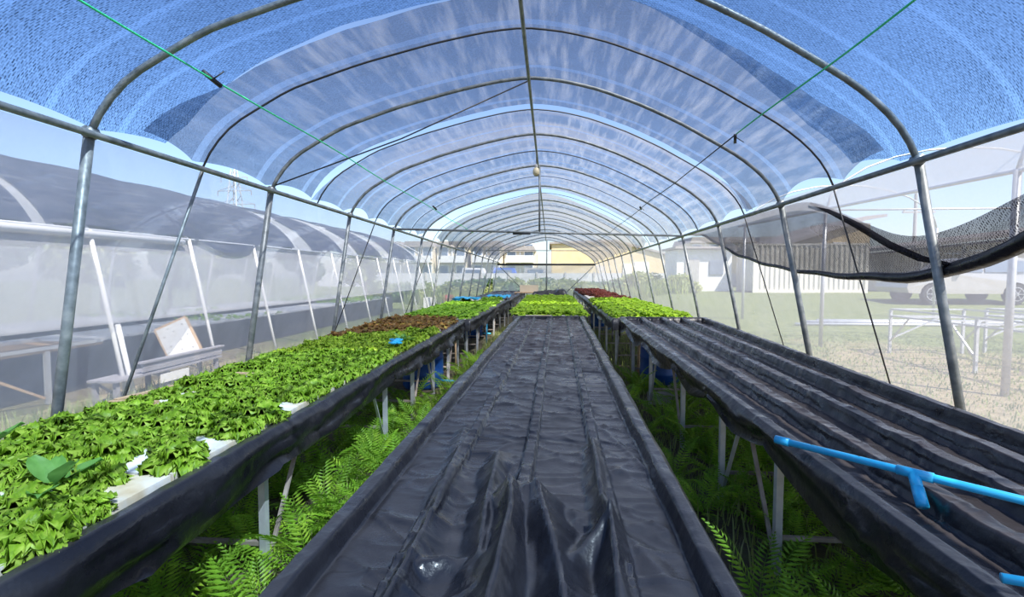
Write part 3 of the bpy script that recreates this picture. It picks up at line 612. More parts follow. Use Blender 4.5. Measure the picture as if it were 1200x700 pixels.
for j in range(nrow):
    y = .62 + j * .205
    for i in range(rows):
        xl, xr = lXL(y) + .17, lXR(y) - .15; x = lerp(xl, xr, i / (rows - 1)) + random.uniform(-.025, .025); yy_ = y + random.uniform(-.03, .03)
        if y < 4.5 and any(math.hypot(x - a, yy_ - b) < c for a, b, c in gaps[:1] + gaps[2:8] + gaps[8:9] + gaps[10:]): continue
        small = .82 if any(math.hypot(x - a, yy_ - b) < c + .05 for a, b, c in gaps) and y < 4.5 else 1.0
        # border between green and red runs aslant across the bed
        bord = lerp(5.35, 6.75, (x + 2.7) / 1.3) if x > -2.6 else 5.4
        z = lZ(yy_) + .004
        near = 1.2 < y < 2.4
        if yy_ > bord and yy_ < 7.95:
            plant(K_RED, x, yy_, z, random.uniform(1.0, 1.25), *LB_RED, name='red_lettuce')
        elif yy_ <= bord: plant(K_CURL, x, yy_, z, small * random.uniform(1.0, 1.25), *LB_CURL, parts=near, name='curly_lettuce')
for j in range(20):
    y = 8.5 + j * .235
    for i in range(5):
        x = lerp(f2L(y) + .17, f2R(y) - .17, i / 4) + random.uniform(-.03, .03)
        if y > 11 and random.random() < (y - 11) * .3: continue
        plant(K_OAK, x, y + random.uniform(-.03, .03), f2Z(y) + .004, random.uniform(1, 1.3), 'bright green loose-leaf lettuce on the bed behind the red-brown ones', 'loose-leaf lettuces', name='loose_leaf_lettuce')
for x, y in ((-1.55, 14.2), (-1.75, 14.4), (-1.6, 14.6), (-1.9, 14.2), (-2.4, 13.6)):
    plant(K_OAK, x, y, f2Z(y) + .004, 1.2, 'bright green lettuce standing alone on bare white rafts near the blue sheeting', 'stray lettuces on bare rafts', name='loose_leaf_lettuce')
for j in range(28):
    y = 9.48 + j * .25
    for i in range(6):
        x = lerp(fcL(y) + .06, fcR(y) - .06, i / 5) + random.uniform(-.03, .03)
        plant(K_LIME, x, y + random.uniform(-.03, .03), fcZ(y) + .004, random.uniform(1.2, 1.5), 'lime green lettuce head on the bed behind the empty ridged tray', 'lime lettuces behind the ridged tray', name='lime_lettuce')
for j in range(22):
    y = 8.5 + j * .25
    for i in range(6):
        x = lerp(f4L(y) + .14, f4R(y) - .12, i / 5) + random.uniform(-.03, .03)
        plant(K_LIME, x, y + random.uniform(-.03, .03), f4Z(y) + .004, random.uniform(1.1, 1.4), 'lime green lettuce head on the bed behind the four-channel tray', 'lime lettuces behind the four-channel tray', name='lime_lettuce')
for j in range(34):
    y = 14.1 + j * .25
    for i in range(5):
        x = lerp(f4L(y) + .17, f4R(y) - .17, i / 4) + random.uniform(-.03, .03)
        if 15.3 < y < 16.2 or (17.6 < y < 18.6 and i > 1) or (y < 17 and i == 0): continue
        plant(K_DRED, x, y, f4Z(y) + .004, random.uniform(1.2, 1.45), 'dark red lettuce head on the white rafts beyond the lime ones', 'dark red lettuces', name='dark_red_lettuce')
# broad-leaf plants
def broad(x, y, z, sc, label, seed):
    r = random.Random(seed); e = empty('broad_leaf_plant', (x, y, z), label, 'plant')
    P = np.zeros((8, 7, 3))
    for i in range(8):
        t = i / 7; wd = .11 * (.16 + .84 * math.sin(PI * min(1, max(0, (t - .22) / .8))) ** .7) if t > .25 else .016
        for j in range(7):
            v = j / 3 - 1; P[i, j] = (.24 * t, v * wd / 2 * (1.0), -.07 * t * t + .03 * abs(v) * t + .006 * math.sin(9 * t + v * 3))
    me = grid_mesh('leaf', P, 'chard')
    for k in range(6):
        q = link('leaf', me, e); q.matrix_local = leaf_matrix(k * 1.05 + r.uniform(-.3, .3), math.radians(r.uniform(18, 62)), sc * .72 * r.uniform(.75, 1.1))
broad(-1.80, 1.56, .84, 1.0, 'broad-leaved green plant among the curly lettuces above a bare white patch', 1)
broad(-2.45, 1.85, .84, .95, 'broad-leaved plant at the net side of the curly lettuces', 2)
broad(-1.62, 5.15, .85, 1.0, 'pale broad-leaved plant beside the red-brown lettuces', 3)
bl = MB()
for a in (.3, 1.5, 2.6): bl.bar((-.07 * math.cos(a), -.07 * math.sin(a), .0), (.07 * math.cos(a), .07 * math.sin(a), .03), .05, .012)
tag(bl.build('plastic_scrap', 'pvc', None, False, (-1.56, 4.72, .93)), 'bright blue plastic scrap lying beside the pale broad-leaved plant', 'scrap')
# wooden laths on the bed
for a, b, lb in (((-2.62, 2.62, .86), (-2.3, 2.6, .87), 'short wooden lath lying across the curly lettuce bed'), ((-2.62, 2.66, .86), (-2.5, 3.1, .87), 'wooden lath lying along the rim of the curly lettuce bed'), ((-2.62, 3.5, .86), (-2.2, 3.42, .865), 'wooden lath half hidden among the curly lettuces')):
    tag(MB().bar(a, b, .035, .015).build('wooden_lath', 'wood'), lb, 'lath')
# blue sheets among far boards
for x, y, lb in ((-2.35, 13.4, 'crumpled blue sheet on bare rafts next to the net wall'), (-1.6, 15.0, 'crumpled blue sheet at the head of the far empty tray')):
    P = np.array([[(x + (i / 11 - .5) * .7, y + (j / 9 - .5) * .8, .89 + .1 * float(ridged(i * .5 + x, j * .5 + y))) for j in range(10)] for i in range(12)])
    tag(link('blue_sheet', grid_mesh('blue_sheet', P, 'pvc')), lb, 'sheet')

# ------------------------------------------------------------------ blue pipes on the four-channel tray
def pvc_pipe(pts, r, label, tee=None, cap0=True):
    a, b = Vector(pts[0]), Vector(pts[-1]); e = empty('blue_pipe', a, label, 'pipe')
    MB().tube([Vector(0 * a), b - a], r, 14).build('pipe', 'pvc', e, True); d = (b - a).normalized()
    if cap0: MB().tube([d * -.01, d * .05], r * 1.22, 14).build('end_cap', 'pvc', e, True)
    if tee is not None:
        c = (b - a) * tee; MB().tube([c - d * .05, c + d * .06], r * 1.25, 14).build('tee_fitting', 'pvc', e, True)
        dn = Vector((-.03, -.085, -.07)).normalized(); st = MB().tube([c, c + dn * .07], r * 1.25, 14); st.build('tee_branch', 'pvc', e, True)
        MB().tube([c + dn * .06, c + dn * .135], r * 1.32, 14).build('branch_stub', 'pvc', e, True)
    for t in (.12, .27, .42):
        q = (b - a) * t; MB().lathe([(0, 0), (.004, 0)], 8, q + Vector((0, -.0, r + .0006))).build('drill_hole', 'black_wire', e)
    return e
pvc_pipe([(1.06, 2.28, .852), (1.86, 1.42, .862)], .0155, 'bright blue pipe with a tee lying across the four-channel tray', .42)
pvc_pipe([(1.15, 1.275, .848), (1.7, 1.1, .858)], .0125, 'plain blue pipe beside the longer one with a tee', None, False)
# ------------------------------------------------------------------ barrels, blocks, hoses
def barrel(x, y, r, h_, label):
    e = empty('blue_barrel', (x, y, 0), label, 'barrel')
    MB().lathe([(0, .01), (r * .92, .0), (r, .04), (r, h_ * .3), (r * 1.03, h_ * .33), (r, h_ * .36), (r, h_ * .68), (r * 1.03, h_ * .71), (r, h_ * .74), (r, h_ * .94), (r * .93, h_), (r * .9, h_), (r * .94, h_ * .93), (r * .94, .3 * h_), (0, .3 * h_)], 28).build('body', 'barrel', e, True)
    MB().tube([(r * .96 * math.cos(k * PI / 14), r * .96 * math.sin(k * PI / 14), h_) for k in range(29)], .012, 6, False).build('rim', 'barrel', e, True)
    MB().tube([(r * .9, -.05, .1), (r + .22, -.12, .1)], .02, 8).build('outlet_pipe', 'pvc', e, True)
barrel(-1.83, 6.75, .29, .6, 'open blue plastic barrel under the curly lettuce bed')
barrel(1.62, 7.1, .29, .6, 'blue plastic barrel under the four-channel tray')
barrel(-2.0, 12.3, .26, .5, 'blue barrel under the loose-leaf lettuce bed')
barrel(1.5, 14.2, .3, .6, 'blue barrel under the bed of dark red lettuces')
for x, y, rz_, lb in ((1.28, 6.1, .1, 'grey concrete block under a leg of the four-channel tray'), (1.65, 6.55, .4, 'grey concrete slab in front of the blue barrel under the four-channel tray')):
    m = MB().box((0, 0, .06), (.3, .17, .14)).box((0, 0, .135), (.26, .14, .012)); o = m.build('concrete_block', 'concrete', None, False, (x + .12, y, -.01)); o.rotation_euler.z = rz_; tag(o, lb, 'block')
tag(MB().tube([(-1.5, 7.5, 0), (-1.5, 7.48, .72)], .014, 8).build('bamboo_stake', 'wood', None, True), 'yellow bamboo stake propping the bed beside the open barrel', 'stake')
tag(MB().tube([(1.42, 7.75, 0), (1.42, 7.7, .74)], .02, 8).build('bamboo_stake', 'wood', None, True), 'yellow bamboo stake beside the blue barrel under the four-channel tray', 'stake')
tag(MB().tube([(-1.42, 10.6, .02), (-1.4, 10.6, .75)], .012, 8).build('blue_standpipe', 'pvc', None, True), 'thin blue standpipe beside the loose-leaf bed', 'pipe')

# ------------------------------------------------------------------ ferns in the aisles
def frond_mesh(seed, L=.5, n=20):
    r = random.Random(seed); mb = MB(); pts = []
    for i in range(n + 1):
        t = i / n; pts.append(Vector((L * t * (1 - .12 * t * t), .02 * math.sin(t * 2 + seed), L * (.12 * t - .42 * t ** 2.3))))
    mb.tube(pts[::4], [.0028 * (1 - .75 * i / (len(pts[::4]) - 1)) for i in range(len(pts[::4]))], 3, False)
    for i in range(2, n + 1):
        t = i / n; ll = .085 * math.sin(PI * min(1, .12 + .84 * t)) ** .6 * (1 if t < .75 else (1.08 - t) / .33) * r.uniform(.85, 1.1); w_ = .0105 + .004 * (1 - t)
        for s in (-1, 1):
            p = pts[i]; d = Vector((.38, s, -.15 - .1 * r.random())).normalized(); q = Vector((1, -s * .38, 0)).normalized()
            a = p; b = p + d * ll * .4 + q * w_ * .8; c = p + d * ll + Vector((.008, 0, -.012)); e = p + d * ll * .4 - q * w_ * .5; m_ = p + d * ll * .45 + Vector((0, 0, .004))
            mb.add([a, b, c, e, m_], [(0, 4, 1), (1, 4, 2), (0, 3, 4), (3, 2, 4)])
    return mb.mesh('frond', 'fern')
FR = [frond_mesh(i, .42 + .06 * i) for i in range(4)]
def fern(x, y, sc, label, group, nf=10):
    e = empty('fern', (x, y, gz(x, y)), label, 'fern', group, random.random() * 6.28)
    for k in range(nf):
        q = link('frond', FR[random.randrange(4)], e); q.matrix_local = Matrix.Rotation(2 * PI * k / nf + random.uniform(-.3, .3), 4, 'Z') @ Matrix.Rotation(-math.radians(random.uniform(28, 74)), 4, 'Y') @ Matrix.Rotation(random.uniform(-.4, .4), 4, 'X') @ Matrix.Scale(sc * random.uniform(.8, 1.15), 4)
LF = 'light green sword fern growing in the aisle under the curly lettuce bed'; RF = 'deep green sword fern growing under the four-channel tray'
cnt = 0
for y in np.arange(1.3, 8.2, .36):
    for x in np.arange(-2.2, -.75, .33):
        if y > 5.6 and (x < -1.4 or random.random() < .5): continue
        if y > 4 and random.random() < .25: continue
        fern(x + random.uniform(-.12, .12), y + random.uniform(-.14, .14), random.uniform(.75, 1.05), LF, 'ferns under the curly lettuce bed', 9)
for y in np.arange(1.2, 7.2, .36):
    for x in np.arange(.98, 2.2, .32):
        if y > 5 and random.random() < .5: continue
        if x < 1.05 and random.random() < .65: continue
        fern(x + random.uniform(-.1, .1), y + random.uniform(-.14, .14), random.uniform(.72, 1.0), RF, 'ferns under the four-channel tray', 9)
# uncountable grass
def grass(pts, h0, h1, name, label, wid=.006):
    mb = MB()
    for x, y in pts:
        z = gz(x, y); hh = random.uniform(h0, h1); a = random.random() * 6.28; l = random.uniform(.1, .6) * hh
        dx, dy = math.cos(a), math.sin(a); px, py = -dy * wid, dx * wid
        mb.add([(x - px, y - py, z), (x + px, y + py, z), (x + dx * l * .4 + px * .7, y + dy * l * .4 + py * .7, z + hh * .6), (x + dx * l, y + dy * l, z + hh), (x + dx * l * .4 - px * .7, y + dy * l * .4 - py * .7, z + hh * .6)], [(0, 1, 2, 4), (4, 2, 3)])
    return tag(mb.build(name, 'grass'), label, 'grass', kind='stuff')
U = random.uniform
grass([(U(-5.6, -3.66), U(2, 16)) for _ in range(14000)], .06, .26, 'grass', 'rough pale grass between the net wall and the grey bench')
grass([(U(-1.45, -.6), U(2, 14)) for _ in range(3500)] + [(U(.6, 2.2), U(2.5, 16)) for _ in range(5000)], .05, .2, 'grass', 'thin grass growing between and under the trays')
grass([(U(3.2, 11), U(2, 13)) for _ in range(16000)], .02, .07, 'grass', 'short dry turf of the lawn beside the steel frames', .008)

# ================================================================== the neighbouring tunnel behind the net
NX, NZ = -5.85, CAMZ + .57
nb = empty('neighbour_greenhouse', (-8.15, 10, 0), 'neighbouring net tunnel with dark shade cloth vault and pale net walls', 'greenhouse'); o = Vector(nb.location)
NA = [(NX, NZ), (NX - .12, NZ + .2), (NX - .45, NZ + .5), (NX - 1.1, NZ + .85), (NX - 1.8, NZ + 1.08), (-8.15, CAMZ + 1.74)]
NA += [(-16.3 - x, z) for x, z in NA[-2::-1]]
NAs, NALEN = smooth_prof(np.array(NA), 49)
def nvault(y0, y1, mat, name, lift, sagR=None, cut=0):
    ny = max(6, int((y1 - y0) * 5)); Y = np.linspace(y0, y1, ny); P = np.zeros((ny, 49, 3)); UV = np.zeros((ny, 49, 2))
    for i, y in enumerate(Y):
        for j in range(49):
            x, z = NAs[j]; s = .03 * math.sin(PI * ((y - 2.2) / 1.7)) ** 2; dz = 0
            if sagR and j < 8: dz = -sagR * math.sin(PI * i / (ny - 1)) * (1 - j / 8)
            P[i, j] = (x - o.x - dz * .45, y - o.y, z + lift - s + dz); UV[i, j] = (j / 48 * NALEN, y)
    link(name, grid_mesh(name, P, mat, UV), nb)
segs = [(-1, 5.0, 0), (5.15, 7.35, 0), (7.35, 9.3, .22), (9.3, 10.6, 0), (11.4, 13.2, 0), (14.2, 16.3, 0), (17.3, 20.5, 0)]
for a, b, s in segs: nvault(a, b, 'net_dark', 'shade_cloth', .06, s)
for a, b in ((4.9, 5.25), (10.5, 11.5), (13.1, 14.3), (16.2, 17.4), (20.4, 21)): nvault(a, b, 'plasticfilm', 'film_strip', .02)
for k in range(14):
    y = .6 + 1.69 * k
    MB().tube([(x - o.x, y - o.y, z - .02) for x, z in NAs[::3]], .02, 6).build('arch', 'steel_light', nb, True)
    MB().tube([(-5.4 - o.x, y - o.y, -.03), (NX - o.x, y - o.y, NZ)], .027, 8).build('post', 'white', nb, True)
    MB().tube([(-10.9 - o.x, y - o.y, -.03), (-10.45 - o.x, y - o.y, NZ)], .027, 8).build('post', 'white', nb, True)
MB().tube([(NX - o.x, -1 - o.y, NZ), (NX - o.x, 21 - o.y, NZ)], .02, 6).build('eave_rail', 'steel_light', nb, True)
P = np.zeros((40, 6, 3)); UV = np.zeros((40, 6, 2))
for side, (xt, xb, nm) in enumerate(((NX - .05, -5.5, 'net_wall'), (-10.5, -10.9, 'net_wall'))):
    for i in range(40):
        for j in range(6):
            t = j / 5; y = lerp(-1, 21, i / 39); P[i, j] = (lerp(xt, xb, t) - o.x, y - o.y, lerp(NZ - .02, .05 if side else 1.0, t)); UV[i, j] = (t, y)
    link(nm, grid_mesh(nm, P, 'insect_left', UV), nb)
MB().tube([(NX + .03 - o.x, -1 - o.y, NZ - .06), (NX + .03 - o.x, 7.2 - o.y, NZ - .06)], .05, 8).build('rolled_film', 'white', nb, True)
# beds inside it
def nbed(x0, x1, y0, y1, zt, label, seed):
    e = empty('growing_bed', ((x0 + x1) / 2, (y0 + y1) / 2, 0), label, 'bed'); c = Vector(e.location)
    MB().box((0, 0, zt / 2), (x1 - x0, y1 - y0, zt)).build('dark_skirt', 'film_dusty', e)
    r = random.Random(seed); n = int((y1 - y0) / .62)
    bm_ = MB().box((0, 0, .02), (x1 - x0 - .1, .56, .04)).mesh('foam_board', 'white')
    for i in range(n): link('foam_board', bm_, e, (0, y0 + .4 + i * .62 - c.y, zt))
    mb = MB()
    for i in range(int((y1 - y0) * 60)):
        y = r.uniform(y0, y1); x = r.uniform(x0, x1)
        if vnoise(x * .9 + seed, y * .6) < .6: continue
        h_ = r.uniform(.05, .1); a = r.random() * 6.28; dx, dy = math.cos(a) * .07, math.sin(a) * .07
        mb.add([(x - c.x, y - c.y, zt + .03), (x - c.x + dx - dy * .5, y - c.y + dy + dx * .5, zt + h_), (x - c.x + dx * 1.6, y - c.y + dy * 1.6, zt + h_ * .9), (x - c.x + dx + dy * .5, y - c.y + dy - dx * .5, zt + h_ + .03)], [(0, 1, 2, 3)])
    p = mb.build('seedlings', 'lime', e); p['kind'] = 'stuff'
nbed(-8.1, -6.9, 6.0, 20.5, .6, 'dark-skirted growing bed with white boards, first inside the neighbouring tunnel', 3)
nbed(-10.2, -8.8, 3.5, 20.5, .66, 'dark-skirted growing bed with white boards, along the far wall of the neighbouring tunnel', 5)

# bench, panel, table, pipe between the tunnels
bn = empty('garden_bench', (-5.42, 6.4, 0), 'low grey plank bench outside the net wall', 'bench')
for i in range(3): MB().box((-.16 + .13 * i, -.1, .31), (.12, 1.9, .025)).build('seat_plank', 'greywood', bn)
MB().box((.13, .12, .40), (.03, 1.5, .11)).build('front_board', 'greywood', bn)
MB().box((.12, .12, .47), (.1, 1.56, .022)).build('top_plank', 'greywood', bn)
MB().box((.14, -.1, .2), (.02, .5, .12)).build('white_panel', 'white', bn)
for y in (-.98, -.2, .78):
    for x in (-.18, .1): link('leg', boxmesh(.05, .05, .3, 'greywood'), bn, (x, y, 0))
pn = empty('perforated_board', (-5.62, 6.95, .34), 'white perforated foam panel leaning upright on the grey bench', 'foam panel'); pn.rotation_euler = (math.radians(-12), math.radians(-26), math.radians(20))
MB().box((0, 0, .29), (.44, .05, .56)).build('panel', 'white', pn)
for a_, b_ in (((-.23, 0, 0), (-.23, 0, .58)), ((.23, 0, 0), (.23, 0, .58)), ((-.23, 0, .58), (.23, 0, .58))): MB().bar(a_, b_, .025, .052).build('wooden_edge', 'wood', pn)
for i, (a, b) in enumerate(((-.15, .1), (0, .14), (.15, .1), (-.12, .25), (.05, .28), (.16, .32), (-.15, .42), (.0, .45), (.15, .5), (-.06, .52))):
    MB().tube([(a, -.0265, b), (a, -.02, b)], .013, 10).build('planting_hole', 'concrete', pn)
wt = empty('potting_table', (-6.75, 4.9, 0), 'wooden-topped table on pale steel legs behind the net wall', 'table'); o = Vector(wt.location)
for i in range(4): MB().box((-.35 + .24 * i, 0, .66), (.22, 2.6, .03)).build('plank', 'wood', wt)
for x in (-.46, .48):
    MB().bar((x, -1.3, .70), (x, 1.3, .70), .04).build('edge_rail', 'steel_light', wt)
    for y in (-1.2, .55): link('leg', boxmesh(.05, .05, .66, 'steel_light'), wt, (x, y, 0))
    MB().bar((x, .5, .08), (x, -.35, .62), .03).build('brace', 'wood', wt)
tag(MB().tube([(-5.36, 5.72, 0), (-5.56, 5.72, .98)], .03, 10).build('white_pipe', 'white', None, True), 'short white pipe leaning beside a pale post by the bench', 'pipe')

# ================================================================== foliage
def leaf_cloud(blobs, n, size, seed, mat, name):
    r = random.Random(seed); mb = MB()
    for k in range(n):
        c, rad = blobs[r.randrange(len(blobs))]; d = Vector((r.gauss(0, 1), r.gauss(0, 1), r.gauss(0, 1))).normalized() * (r.random() ** .4)
        p = Vector((c[0] + d.x * rad[0], c[1] + d.y * rad[1], c[2] + d.z * rad[2])); s = size * r.uniform(.6, 1.3)
        if p.z < .02: continue
        a = Vector((r.gauss(0, 1), r.gauss(0, 1), r.gauss(0, .7))).normalized() * s; b = a.cross(Vector((r.gauss(0, 1), r.gauss(0, 1), r.gauss(0, 1)))).normalized() * s * .45
        mb.add([p - a, p + b, p + a, p - b], [(0, 1, 2, 3)])
    return mb.mesh(name, mat)
def tree_meshes(seed, h_, mat, n=2600, size=.16, wide=.45):
    r = random.Random(seed); bl = [((r.uniform(-.5, .5) * h_ * wide, r.uniform(-.5, .5) * h_ * wide, h_ * r.uniform(.45, .85)), (h_ * wide * .42, h_ * wide * .42, h_ * .2)) for _ in range(7)]
    tr = MB().tube([(0, 0, -.1), (.04, .02, h_ * .35), (-.03, .03, h_ * .7)], [.035 * h_ * .6, .03 * h_ * .6, .01 * h_], 7)
    for c, _ in bl: tr.tube([(0, 0, h_ * .35), ((c[0]) * .6, c[1] * .6, c[2] - .1 * h_)], [.012 * h_, .004 * h_], 5)
    return leaf_cloud(bl, n, size, seed, mat, 'foliage'), tr.mesh('trunk', 'bark')
def bush_meshes(seed, mat, n=1500, size=.12):
    r = random.Random(seed); bl = [((r.uniform(-.7, .7), r.uniform(-.5, .5), r.uniform(.3, .9)), (.55, .5, .45)) for _ in range(6)]
    return leaf_cloud(bl, n, size, seed, mat, 'foliage'), MB().tube([(0, 0, -.1), (.05, 0, .5), (0, .1, .9)], [.04, .03, .01], 6).mesh('stem', 'bark')
TR = [tree_meshes(11, 4.2, 'tree'), tree_meshes(12, 3.6, 'tree'), tree_meshes(13, 5, 'shrub', 2600, .2)]
BU = [bush_meshes(21, 'shrub'), bush_meshes(22, 'shrub'), bush_meshes(23, 'tree')]
def put(ms, name, x, y, sc, label, cat, group):
    e = empty(name, (x, y, gz(x, y) - .05), label, cat, group, random.random() * 6.28); e.scale = (sc,) * 3 if isinstance(sc, (int, float)) else sc
    link('foliage', ms[0], e); link('trunk' if name == 'tree' else 'stem', ms[1], e)
for k in range(11):
    put(TR[k % 3], 'tree', -13.5 - random.uniform(0, 3), 2 + k * 2.4, random.uniform(.75, .95), 'leafy green tree standing behind the neighbouring tunnel', 'tree', 'trees behind the neighbouring tunnel')
for k in range(14):
    put(BU[k % 3], 'shrub', -9.6 + k * .62 + random.uniform(-.3, .3), 26.5 + random.uniform(-1.0, 3.5) + (2 if k % 2 else 0), random.uniform(.8, 1.25), 'rough green shrub at the end of the neighbouring tunnel', 'shrub', 'shrubs beyond the neighbouring tunnel')
for k in range(19):
    put(BU[(k + 1) % 3], 'shrub', -4.5 + k * .62 + random.uniform(-.4, .4), 29 + random.uniform(-2, 6), (random.uniform(.9, 1.4), random.uniform(.9, 1.4), random.uniform(.75, 1.15)), 'yellow-green shrub in the overgrown strip behind the tunnel end', 'shrub', 'shrubs behind the tunnel end')
grass([(U(-8, 7.2), U(25, 34)) for _ in range(9000)], .3, .9, 'weeds', 'tall yellow-green weeds behind the tunnel end', .02)
put(TR[2], 'tree', -9.5, 24, .62, 'slender tree showing over the neighbouring tunnel roof', 'tree', None)

# ================================================================== buildings and far things
fw = empty('boundary_wall', (0, 44, .5), 'long pale concrete panel wall behind the overgrown strip', 'wall')
for i in range(22): MB().box((-22 + i * 2.6 + 1.3, 0, .6), (2.54, .1, 1.3)).build('wall_panel', 'fence', fw)
for i in range(23): MB().box((-22 + i * 2.6, -.04, .65), (.16, .18, 1.42)).build('wall_post', 'concrete', fw)
bh = empty('beige_warehouse', (8.2, 62, .4), 'plain beige warehouse with a low gable behind the boundary wall', 'building'); o = Vector(bh.location)
MB().prism([(-8, 0), (8, 0), (8, 3.2), (0, 5.4), (-8, 5.15)], 0, 14).build('wall', 'beige', bh)
MB().prism([(-8.3, 5.15), (0, 5.42), (8.3, 3.2), (8.3, 3.45), (0, 5.68), (-8.3, 5.4)], -.3, 14.3).build('roof', 'rooftile', bh)
MB().box((1.6, -.05, 1.9), (1.1, .12, 1.3)).build('window', 'white', bh); MB().box((3.4, -.06, 1.6), (1.8, .12, 2.4)).build('door', 'white', bh)
def townhouse(x, y, wd, hh, label, seed, grp='row of cream townhouses'):
    e = empty('townhouse', (x, y, .4), label, 'house', grp); r = random.Random(seed)
    MB().box((0, 4, hh / 2), (wd, 8, hh)).build('wall', 'beige2', e)
    MB().prism([(-wd / 2, hh), (wd / 2, hh), (wd / 2 - .3, hh + .7), (-wd / 2 + .3, hh + .7)], -.4, 8.4).build('roof', 'rooftile', e)
    for fz in (1.3, 3.9):
        for fx in (-wd * .27, wd * .27):
            f = MB().box((fx, -.04, fz + .2), (1.2, .12, 1.9)).build('window', 'white', e); MB().box((fx, -.11, fz + .2), (.95, .04, 1.6)).build('pane', 'glass', f)
    b = MB().box((0, -.5, 2.75), (wd * .85, 1.0, .14)).build('balcony', 'white', e); MB().box((0, -.98, 3.15), (wd * .85, .05, .75)).build('railing', 'white', b)
    MB().box((0, -.05, 2.5), (.16, .14, hh)).build('downpipe', 'white', e)
for i in range(6): townhouse(-24.2 + i * 4.05 + (0 if i < 4 else .3), 58 + (i % 2) * .5, 3.9, 4.6 if i != 5 else 4.0, 'cream townhouse with white windows and a balcony behind the boundary wall', i)
for i in range(5): townhouse(19.4 + i * 4.1, 62, 3.9, 5.2, 'cream townhouse in the row beyond the container', i + 20, 'townhouses beyond the container')
# parked vehicles strip behind far wall
for x, y, m_, lb in ((-4.2, 46.6, 'bluetarp', 'blue vehicle roof showing over the boundary wall'), (-7.2, 46.6, 'white', 'white vehicle roof showing over the boundary wall'), (-1.2, 46.6, 'carpaint', 'silver vehicle roof showing over the boundary wall')):
    e = empty('parked_van', (x, y, .5), lb, 'van')
    MB().prism([(-1.3, .35), (1.3, .35), (1.3, 1.0), (1.0, 1.15), (.7, 1.75), (-1.2, 1.8), (-1.3, 1.1)], -.8, .8).build('body', m_, e)
    MB().box((-.2, -.81, 1.4), (1.5, .02, .38)).build('side_window', 'glass', e)
    for sx in (-.8, .8):
        MB().tube([(sx, -.82, .32), (sx, -.6, .32)], .32, 14).build('wheel', 'rubber', e); MB().tube([(sx, .6, .32), (sx, .82, .32)], .32, 14).build('wheel', 'rubber', e)
# pylon
py = empty('transmission_pylon', (-82.3, 120, 0), 'faint steel lattice pylon above the neighbouring tunnel roof', 'pylon')
mb = MB(); H = 29
for sx in (-1, 1):
    for sy in (-1, 1): mb.bar((sx * 3, sy * 3, 0), (sx * .5, sy * .5, H), .22)
for k in range(9):
    z0, z1 = H * k / 9, H * (k + 1) / 9; w0, w1 = 3 - 2.5 * k / 9, 3 - 2.5 * (k + 1) / 9
    for sy in (-1, 1): mb.bar((-w0, sy * w0, z0), (w1, sy * w1, z1), .13); mb.bar((w0, sy * w0, z0), (-w1, sy * w1, z1), .13)
mb.build('lattice_mast', 'steel_light', py)
for z, wd in ((20, 5.5), (23.5, 4.6), (27, 3.6)):
    a_ = MB().bar((-wd, 0, z), (wd, 0, z), .2).bar((-wd, 0, z), (0, 0, z + 1.4), .14).bar((wd, 0, z), (0, 0, z + 1.4), .14).build('cross_arm', 'steel_light', py)
    for sx in (-wd, wd): MB().bar((sx, 0, z), (sx, 0, z - 1.3), .14).build('insulator', 'rooftile', a_)
# power pole near the yellow house
pp = empty('utility_pole', (27.3, 38.4, .5), 'concrete utility pole with a crossarm behind the long shed', 'pole')
MB().tube([(0, 0, 0), (0, 0, 7.2)], [.14, .1], 8).build('mast', 'concrete', pp)
MB().bar((-.9, 0, 5.8), (1.4, 0, 5.8), .12).build('cross_arm', 'concrete', pp)
for sx in (-.8, .5, 1.2): MB().lathe([(.06, 0), (.08, .1), (.05, .2), (0, .22)], 8, (sx, 0, 5.86)).build('insulator', 'white', pp)
# ochre house behind the container
yh = empty('ochre_house', (20.5, 38, .55), 'ochre gabled house behind the white container', 'house')
MB().prism([(-3.9, 0), (3.4, 0), (3.4, 4.9), (2.4, 5.0), (-3.9, 2.9)], 0, 8).build('wall', 'yellow', yh)
MB().prism([(-4.3, 2.8), (3.0, 5.15), (4.3, 5.35), (4.3, 5.55), (2.9, 5.42), (-4.3, 3.05)], -.4, 8.4).build('roof', 'rooftile', yh)
MB().box((1.2, -.05, 3.0), (1.0, .12, 1.0)).build('window', 'white', yh)
# long shed on the far right
sh = empty('long_shed', (26.5, 29, .6), 'long open shed with a rising sheet roof behind the silver car', 'shed')
MB().prism([(-5.6, 0), (6, 0), (6, 3.6), (-5.6, 2.35)], 1.5, 7).build('wall', 'beige2', sh)
MB().prism([(-6.2, 2.5), (6.5, 4.05), (6.5, 4.3), (-6.2, 2.68)], -.6, 7.5).build('roof', 'rooftile', sh)
for i in range(9): MB().box((-5.2 + i * 1.3, -.1, 2.05 + i * .155), (.85, .06, .07)).build('light_slot', 'white', sh)
for i in range(6): MB().bar((-5.6 + i * 2.2, -.2, 0), (-5.6 + i * 2.2, -.2, 2.5 + i * .27), .14).build('post', 'concrete', sh)
MB().box((0, .8, 1.0), (11, .4, .5)).build('stored_boards', 'greywood', sh)
